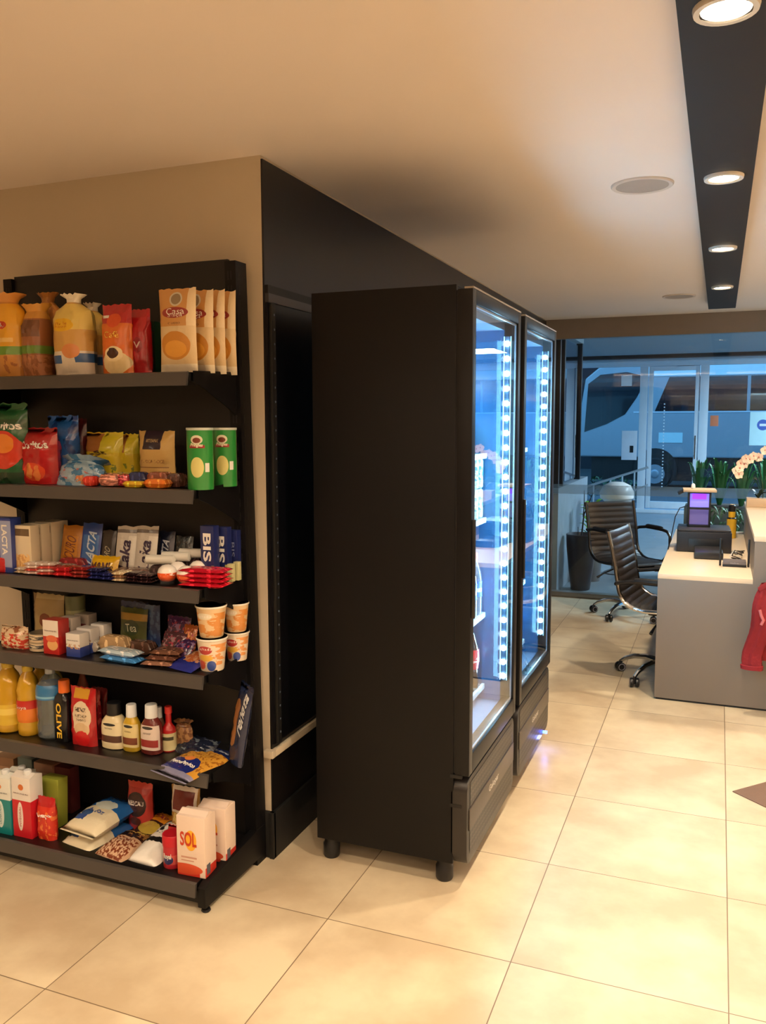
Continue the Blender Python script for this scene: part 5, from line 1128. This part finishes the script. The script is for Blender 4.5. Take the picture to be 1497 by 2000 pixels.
# ------------------------------------------------------------------ office chairs
def chair(lab, loc, rz, tubem, h=0.0, a0=0, armpad=True, ha=0.0):
    t = thing('office_chair', lab, 'office chair', loc, rz, group='black ribbed office chairs')
    prof = [(-.31, .99), (-.285, .88), (-.262, .76), (-.245, .65), (-.235, .58), (-.205, .515), (-.15, .475), (-.08, .462), (.02, .465), (.12, .472), (.20, .472), (.235, .455)]
    P3 = [Vector((x, 0, (z if z < .47 else .47 + (z - .47) * .89) + h)) for x, z in prof]
    cum = [0]
    for a, b in zip(P3, P3[1:]): cum.append(cum[-1] + (b - a).length)
    T = cum[-1]
    def at(s):
        s = max(0, min(1, s)) * T
        for k in range(len(cum) - 1):
            if s <= cum[k + 1] + 1e-9:
                q = (s - cum[k]) / (cum[k + 1] - cum[k]); p = P3[k].lerp(P3[k + 1], q)
                return p, (P3[k + 1] - P3[k]).normalized()
        return P3[-1], (P3[-1] - P3[-2]).normalized()
    def S(u, v, sg):
        p, tg = at(v)
        n = Vector((-tg.z, 0, tg.x))  # towards sitter
        if n.x < 0 and n.z < 0: n = -n
        rib = .010 + .009 * abs(math.sin(PI * v * 19)) ** .5
        e = max(0, 1 - abs(2 * u - 1) ** 8)
        return p + n * sg * rib * e + Vector((0, (u - .5) * .44, 0))
    def half(v0, v1, name):
        mb = MB()
        mb.grid(lambda u, v: S(u, v0 + (v1 - v0) * v, 1), 8, int(110 * (v1 - v0)) + 4)
        mb.grid(lambda u, v: S(u, v0 + (v1 - v0) * v, -1), 8, int(110 * (v1 - v0)) + 4, flip=True)
        return mb.build(name, LEATHER, t, smooth=True, merge=.0003)
    half(0, .50, 'backrest'); half(.5, 1, 'seat')
    for sy in (-1, 1):
        pts = [at(k / 40)[0] + Vector((-.006, sy * .232, 0)) for k in range(41)]
        fr = MB().tube(pts, .0125, 8).build('side_frame', tubem, t, smooth=True)
        y = sy * .255
        arm = [(-.258, sy * .232, .69 + ha), (-.25, y, .70 + ha), (-.15, y, .715 + ha), (.06, y, .715 + ha), (.13, y, .705 + ha), (.165, y, .67 + ha), (.168, y, .60 + ha), (.14, y, .52 + h), (.10, sy * .235, .465 + h)]
        ar = MB().tube(arm, .013, 8).build('armrest', BLACKP if armpad else tubem, t, smooth=True)
        MB().tube([(-.14, y, .72 + ha), (-.12, y, .722 + ha), (.03, y, .722 + ha), (.05, y, .72 + ha)], .02, 8).build('arm_pad', BLACKP, ar, smooth=True)
    MB().tube([(-.245, -.232, .62 + h), (-.25, .232, .62 + h)], .010, 8).build('cross_bar', tubem, t, smooth=True)
    MB().box(-.10, -.075, .405 + h, .10, .075, .435 + h).build('seat_mechanism', BLACKP, t, bevel=.008)
    mb = MB().tube([(.02, -.07, .415 + h), (.0, -.16, .41 + h), (-.02, -.24, .375 + h), (-.03, -.29, .345 + h)], [.006, .006, .006, .011], 8)
    mb.build('tilt_lever', BLACKP, t, smooth=True)
    MB().lathe([(.014, .12), (.014, .26), (.024, .262), (.026, .41 + h)], 16).build('gas_column', BLACKP, t, smooth=True)
    bs = MB().lathe([(.03, .07), (.036, .08), (.036, .125), (.026, .135)], 20).build('base_hub', CHROME, t, smooth=True)
    for k in range(5):
        a = a0 + k * 2 * PI / 5
        ca, sa = math.cos(a), math.sin(a)
        pts = [(.03 * ca, .03 * sa, .105), (.12 * ca, .12 * sa, .122), (.20 * ca, .20 * sa, .112), (.26 * ca, .26 * sa, .088), (.292 * ca, .292 * sa, .062)]
        lg = MB().tube(pts, [.020, .018, .015, .013, .011], 8).build('base_leg', tubem if tubem is CHROME else CHROME, t, smooth=True)
        cx, cy = .292 * ca, .292 * sa
        w = MB()
        for s2 in (-1, 1):
            w.lathe([(.016, -.010), (.027, -.009), (.029, 0), (.027, .009), (.016, .010)], 18, (0, s2 * .016, 0), axis='y')
        w.lathe([(.009, -.01), (.009, .038)], 10, (0, 0, 0))
        c = w.build('caster', BLACKP, lg, loc=(cx, cy, .0295), smooth=True); c.rotation_euler[2] = a + .8
        r2 = MB()
        for s2 in (-1, 1): r2.lathe([(.017, 0), (.019, .0015), (.023, 0)], 18, (0, s2 * .0268, 0), axis='y', caps=False)
        r = r2.build('wheel_ring', mat('grey_ring', (150, 146, 156), .35), lg, loc=(cx, cy, .0295)); r.rotation_euler[2] = a + .8
    return t
chair('black ribbed office chair with chrome side frame pulled up to the desk, nearest the camera', (-.262, 5.43, 0), R_(-9), CHROME, 0, R_(-115), ha=-.075)
chair('black ribbed office chair with black arms standing by the glass partition', (-.645, 7.12, 0), R_(-50), BLACKP, -.01, R_(150))

# ------------------------------------------------------------------ glass front between room and porch
ALU = mat('grey_aluminium', (150, 146, 142), .35, .5)
HEAD = mat('brown_header', (122, 112, 104), .5)
PGL = pane_mat('shop_glass', tint=(.93, .97, .97, 1), refl=.5)
struct('trim_2', MB().box(-1.50, 7.72, 2.33, 4.0, 7.80, 2.5), HEAD)
struct('trim_3', MB().box(-1.478, 7.70, 0, 4.0, 7.79, .045), ALU, bevel=.003)
struct('trim_4', MB().box(-1.478, 7.70, .045, -1.425, 7.79, 2.33), ALU, bevel=.003)
w = MB().box(-1.425, 7.742, .045, 3.9, 7.748, 2.33).build('window_1', PGL); w['kind'] = 'structure'
FROST = pane_mat('frosted_film', rough=.3, body=.32, bodycol=(105, 150, 190))
MB().box(-1.42, 7.736, .945, 3.9, 7.7405, 1.03).build('frosted_band', FROST, w)

# ------------------------------------------------------------------ porch outside the glass
DECK = mat('porch_paving', (118, 128, 136), .55, var=.15, scale=5)
struct('floor_porch', MB().box(-6, 7.80, -.1, 6, 16.2, 0), DECK)
struct('ceiling_porch', MB().box(-6, 7.80, 2.72, 6, 16.2, 2.85), mat('porch_soffit', (150, 152, 154), .8))
struct('wall_porch', MB().box(-1.62, 7.80, 0, -1.36, 9.65, .985), mat('blue_grey_marble', (140, 150, 160), .4, var=.25, scale=6))
t = thing('glazed_screen', 'narrow glazed screen with dark posts standing on the low marble wall outside the glass', 'glass screen', (-1.40, 8.5, .9855))
DK = mat('dark_bronze', (40, 36, 38), .35, .3)
for y in (-.66, -.42, .62): MB().box(-.03, y, 0, .03, y + .05, 1.42).build('post', DK, t, bevel=.002)
MB().box(-.006, -.37, .03, .006, .62, 1.39).build('pane', pane_mat('dark_glass', tint=(.45, .6, .75, 1), refl=1.2), t)
MB().box(-.035, -.66, 1.42, .035, .68, 1.50).build('top_rail', mat('pale_rail', (150, 160, 165), .5), t)
MB().box(-.006, .668, 0, .008, .676, 1.42).build('edge_strip', WHITEM, t)
t = thing('tall_planter', 'tall tapered dark planter outside the glass beside the low marble wall', 'planter', (-1.19, 8.12, 0))
MB().lathe([(.085, 0), (.09, .006), (.115, .2), (.135, .4), (.142, .53), (.138, .535), (.125, .50)], 36).build('pot', mat('planter_black', (34, 32, 42), .4), t, smooth=True)
MB().lathe([(.001, .49), (.128, .495)], 30).build('soil', mat('soil', (50, 40, 34), .9, bump=.5), t)
mb = MB().tube([(.0, 0, .49), (.01, .01, .62), (.02, 0, .72), (.07, 0, .85), (.10, 0, .93)], [.009, .008, .007, .005, .003], 7).tube([(.012, .005, .70), (.02, 0, .80), (.018, 0, .95)], [.006, .005, .003], 6)
mb.tube([(-.03, 0, .49), (-.032, 0, .60)], .003, 5).tube([(.05, .02, .49), (.055, .02, .58)], .003, 5)
mb.build('stem', mat('dark_stem', (40, 38, 40), .6), t, smooth=True)
GREEN = mat('leaf_green', (48, 122, 66), .45, var=.35, scale=4)
LGREEN = mat('leaf_lime', (120, 180, 50), .45, var=.3, scale=6)
t = thing('leafy_plant', 'lime green leafy plant outside, mostly hidden by the farther office chair', 'plant', (-1.16, 8.62, 0))
MB().lathe([(.09, 0), (.11, .28), (.10, .28)], 20).build('pot', mat('grey_pot', (110, 116, 124), .6), t, smooth=True)
mb = MB()
for k in range(38):
    a = k * 2.4; z = .3 + .012 * k
    leaf(mb, (.03 * math.cos(a), .03 * math.sin(a), z), (.13 * math.cos(a), .13 * math.sin(a), z + .07), .05, .4)
mb.build('leaves', LGREEN, t, smooth=True)
t = thing('white_bowl_planter', 'rounded white bowl seen just above the back of the farther office chair', 'bowl', (-.98, 9.12, 0))
MB().lathe([(.10, 0), (.12, .01), (.04, .05), (.04, .70), (.10, .74)], 24).build('stand', mat('stand_grey', (120, 124, 130), .5), t, smooth=True)
MB().lathe([(.10, .74), (.17, .80), (.175, .86), (.14, .93), (.07, .965), (.001, .97)], 32).build('dome', mat('white_gloss', (226, 222, 220), .3), t, smooth=True)
# strap-leaved plants in a trough outside the glass
t = thing('plant_trough', 'long grey trough of soil outside the glass behind the desk', 'planter', (.30, 9.0, 0))
MB().box(-.60, -.22, 0, 1.6, .22, .76).build('trough', mat('trough_grey', (96, 104, 104), .6), t, bevel=.004)
MB().box(-.58, -.20, .76, 1.58, .20, .768).build('soil', mat('soil', (50, 40, 34), .9), t)
def strap(name, lab, x, y, n, H, sp, seed, g=GREEN, wd=.035):
    rnd = random.Random(seed); mb = MB()
    for k in range(n):
        a = rnd.uniform(0, 2 * PI); r = sp * rnd.uniform(.25, 1); hh = H * rnd.uniform(.55, 1)
        leaf(mb, (.02 * math.cos(a), .02 * math.sin(a), 0), (r * math.cos(a), r * math.sin(a), hh), wd * rnd.uniform(.7, 1.2), rnd.uniform(.15, .7), 9, fold=.4)
    o = mb.build(name, g, loc=(x, y, .769), smooth=True)
    return tag(o, lab, 'plant', 'strap leaved plants outside the glass')
strap('strap_leaf_plant', 'strap leaved green plant outside, first from the left above the lantern', -.17, 9.0, 40, .46, .15, 1)
strap('strap_leaf_plant', 'strap leaved green plant outside, second from the left', .02, 9.02, 44, .46, .16, 2)
strap('strap_leaf_plant', 'strap leaved green plant outside, third from the left', .22, 8.98, 44, .44, .16, 3)
strap('strap_leaf_plant', 'strap leaved green plant outside, behind the orchid at the right edge', .44, 9.0, 40, .46, .16, 4)
t = thing('low_planter', 'low planter of curly green leaves outside, seen between lantern and yellow bottle', 'planter', (-.0, 8.35, 0))
MB().box(-.14, -.12, 0, .34, .12, .50).build('box', mat('box_green', (60, 70, 60), .6), t, bevel=.004)
rnd = random.Random(5); mb = MB()
for k in range(130):
    a = rnd.uniform(0, 2 * PI); x = rnd.uniform(-.13, .33); y = rnd.uniform(-.1, .1); r = rnd.uniform(.05, .11); z = .48 + rnd.uniform(0, .30)
    leaf(mb, (x, y, z), (x + r * math.cos(a), y + r * math.sin(a), z + rnd.uniform(-.01, .07)), .022, .8, 6)
mb.build('leaves', mat('fern_green', (52, 96, 44), .5, var=.4, scale=5), t, smooth=True)

struct('dark_gap_strip', MB().box(-6, 15.2, 2.665, 6, 15.6, 2.72), BLACKM)  # black strip standing in for the dark gap between soffit and beam
# outer facade with door, seen through the glass
FR = mat('pale_blue_frame', (206, 216, 226), .4)
t = thing('entrance_facade', 'white metal framed glass entrance facade at the far side of the porch', 'glass facade', (-.8, 15.5, 0))
def E(n, m, *bx, parent=t, **k):
    mb = MB()
    for q in bx: mb.box(*q)
    return mb.build(n, m, parent, **k)
E('top_beam', FR, (-3.2, -.06, 2.54, 5.0, .06, 2.665), (-3.2, -.075, 2.60, 5.0, -.06, 2.64), bevel=.004)
E('post', FR, (-.52, -.05, 0, -.39, .05, 2.54), bevel=.003)
E('post', FR, (.46, -.05, 0, .60, .05, 2.54), bevel=.003)
E('threshold', FR, (-3.2, -.08, 0, 5.0, .08, .06), bevel=.003)
E('side_glass', PGL, (-3.2, -.006, .06, -.52, .006, 2.54)); E('side_glass', PGL, (.60, -.006, .06, 5.0, .006, 2.54))
dr = E('door_frame', FR, (-.375, -.03, .08, -.30, .03, 2.535), (.385, -.03, .08, .45, .03, 2.535), (-.30, -.03, 2.46, .385, .03, 2.535), (-.30, -.03, .08, .385, .03, .20), bevel=.003)
E('door_glass', PGL, (-.30, -.005, .20, .385, .005, 2.46), parent=dr)
E('door_closer', FR, (.10, -.07, 2.515, .36, -.031, 2.53), parent=dr, bevel=.003)
E('door_handle', CHROME, (.40, -.075, .95, .42, -.055, 1.35), (.40, -.06, 1.0, .42, -.031, 1.02), (.40, -.06, 1.28, .42, -.031, 1.30), parent=dr)
mb = MB()
for k in range(27): mb.lathe([(.001, -.004), (.012, -.003), (.012, 0)], 10, (-.107, -.006, .46 + k * .055), axis='y')
mb.build('dot_column', mat('white_dots', (220, 232, 240), .4), dr)  # column of small white discs on the door glass
def sheet(name, lab, cat, x0, z0, x1, z1, y, m, parts=()):
    o = MB().box(x0, y - .006, z0, x1, y, z1).build(name, m, bevel=.001)
    return tag(o, lab, cat)
sheet('notice', 'small white square notice on the left facade glass', 'notice', -1.64, 2.21, -1.46, 2.40, 15.49, mat('notice_white', (214, 222, 226), .5))
o = sheet('wall_box', 'white control box with a small dark window left of the entrance door', 'control box', -1.60, .92, -1.34, 1.43, 15.44, mat('box_white', (206, 214, 226), .5))
MB().box(-1.46, 15.43, 1.05, -1.40, 15.434, 1.17).build('dark_window', BLACKP, o)
o = sheet('poster', 'pale blue poster with a round blue emblem on the right facade glass', 'poster', .46, 1.19, 1.02, 1.75, 15.49, mat('poster_blue', (190, 222, 226), .5))
MB().lathe([(.001, 0), (.09, .001)], 30, (.66, 15.4825, 1.53), axis='y').build('emblem', ink((60, 90, 170)), o)
MB().box(.61, 15.4805, 1.51, .71, 15.4815, 1.55).build('emblem_bar', ink((220, 225, 235)), o)
sheet('sticker', 'orange sticker on the glass beside the door post', 'sticker', -.16, 1.51, -.03, 1.69, 15.49, mat('orange_sticker', (214, 120, 80), .5))
t = thing('handrail', 'pale metal handrail rising to the right outside the glass', 'handrail', (-1.2, 10.6, 0))
STL = mat('steel_rail', (190, 200, 210), .3, .6)
MB().tube([(-.30, 0, .80), (.42, 0, 1.05)], .014, 8).build('top_rail', STL, t, smooth=True)
MB().tube([(-.05, 0, .62), (.42, 0, .84)], .010, 8).build('lower_rail', STL, t, smooth=True)
for x in (-.22, -.02, .12, .26): MB().tube([(x, 0, 0), (x, 0, .80 + (x + .30) * .347)], .010, 8).build('baluster', STL, t, smooth=True)
# ------------------------------------------------------------------ street
struct('ground_street', MB().box(-30, 16.2, -.45, 30, 60, -.27), mat('asphalt', (78, 82, 88), .8, var=.15, scale=3))
struct('kerb', MB().box(-30, 16.2, -.27, 30, 17.2, -.12), mat('pavement', (110, 116, 120), .8, var=.15))
BW = mat('bus_white', (150, 160, 168), .35, coat=.3, var=.03)
t = thing('coach_bus', 'long white coach parked in the street beyond the entrance', 'bus', (2.5, 25.2, -.27))
bx0 = 2.5
body = [(-3.62, .62), (-3.62, 1.9), (-3.50, 2.76), (-3.15, 3.05), (-2.55, 3.24), (-1.9, 3.30), (8.2, 3.30), (8.2, .62)]
MB().prism([(x - bx0, -1.2, z + .27 - .0) for x, z in body], (0, 2.4, 0)).build('body', BW, t, bevel=.05, seg=3)
GLS = mat('bus_glass', (14, 20, 30), .12, coat=.6)
MB().prism([(x - bx0, -1.206, z + .27) for x, z in ((-3.50, 1.30), (-2.9, 1.52), (-2.42, 1.78), (-2.12, 2.24), (-1.86, 2.78), (-2.4, 2.92), (-3.1, 2.86), (-3.42, 2.62))], (0, .01, 0)).build('side_windscreen', GLS, t)
for x0, x1 in ((-1.55, .62), (.70, 2.8), (2.88, 4.9), (4.98, 7.2)):
    mb = MB().prism([(x0 - bx0 + (.25 if x0 < -1 else 0) * 1.0, -1.206, 3.03), (x1 - bx0, -1.206, 3.03), (x1 - bx0, -1.206, 2.13), (x0 - bx0 - (.1 if x0 < -1 else 0), -1.206, 2.13)], (0, .01, 0))
    mb.build('window', GLS, t)
MB().box(-1.95 - bx0, -1.212, 3.06, 8.0 - bx0, -1.202, 3.36).build('roof_band', mat('bus_band', (226, 238, 240), .35), t)
MB().box(-2.2 - bx0, -1.209, 2.09, 8.0 - bx0, -1.201, 2.125).build('trim_line', WHITEM, t)
MB().box(-1.53 - bx0, -1.209, 1.29, -.92 - bx0, -1.202, 1.56).build('white_panel', mat('bus_panel', (190, 222, 226), .4), t)
MB().box(-3.3 - bx0, -1.1, .26, 8.0 - bx0, 1.1, .88).build('underbody', BLACKM, t)
for xw in (-1.6, 5.2):
    MB().lathe([(.001, -.004), (.56, 0)], 36, (xw - bx0, -1.203, .58), axis='y').build('wheel_arch', BLACKM, t)
    w_ = MB().lathe([(.26, -.14), (.40, -.15), (.44, -.10), (.44, .1), (.3, .12)], 36, (xw - bx0, -1.12, .445), axis='y').build('wheel', mat('tyre', (22, 22, 24), .8), t, smooth=True)
    MB().lathe([(.06, -.17), (.10, -.165), (.16, -.12), (.24, -.13), (.26, -.15)], 28, (xw - bx0, -1.12, .445), axis='y').build('hub', mat('hub_grey', (150, 160, 170), .4, .5), w_, smooth=True)
o = MB().box(-14, 0, 0, 16, 3, 7.5).build('building', mat('far_building', (40, 46, 58), .8, var=.3, scale=.6), loc=(0, 34, -.27))
tag(o, 'dark building across the street behind the coach', 'building')
t = thing('street_hedge', 'low dark green hedge beside the left of the coach', 'hedge', (-2.2, 20.5, -.27))
mb = MB(); rnd = random.Random(9)
for k in range(260):
    x, y, z = rnd.uniform(-1.2, .6), rnd.uniform(-.2, .2), rnd.uniform(.05, .5); a = rnd.uniform(0, 6.28)
    leaf(mb, (x, y, z), (x + .1 * math.cos(a), y + .1 * math.sin(a), z + rnd.uniform(-.03, .1)), .06, .3, 3)
mb.build('foliage', mat('hedge_green', (40, 70, 34), .6, var=.4), t)
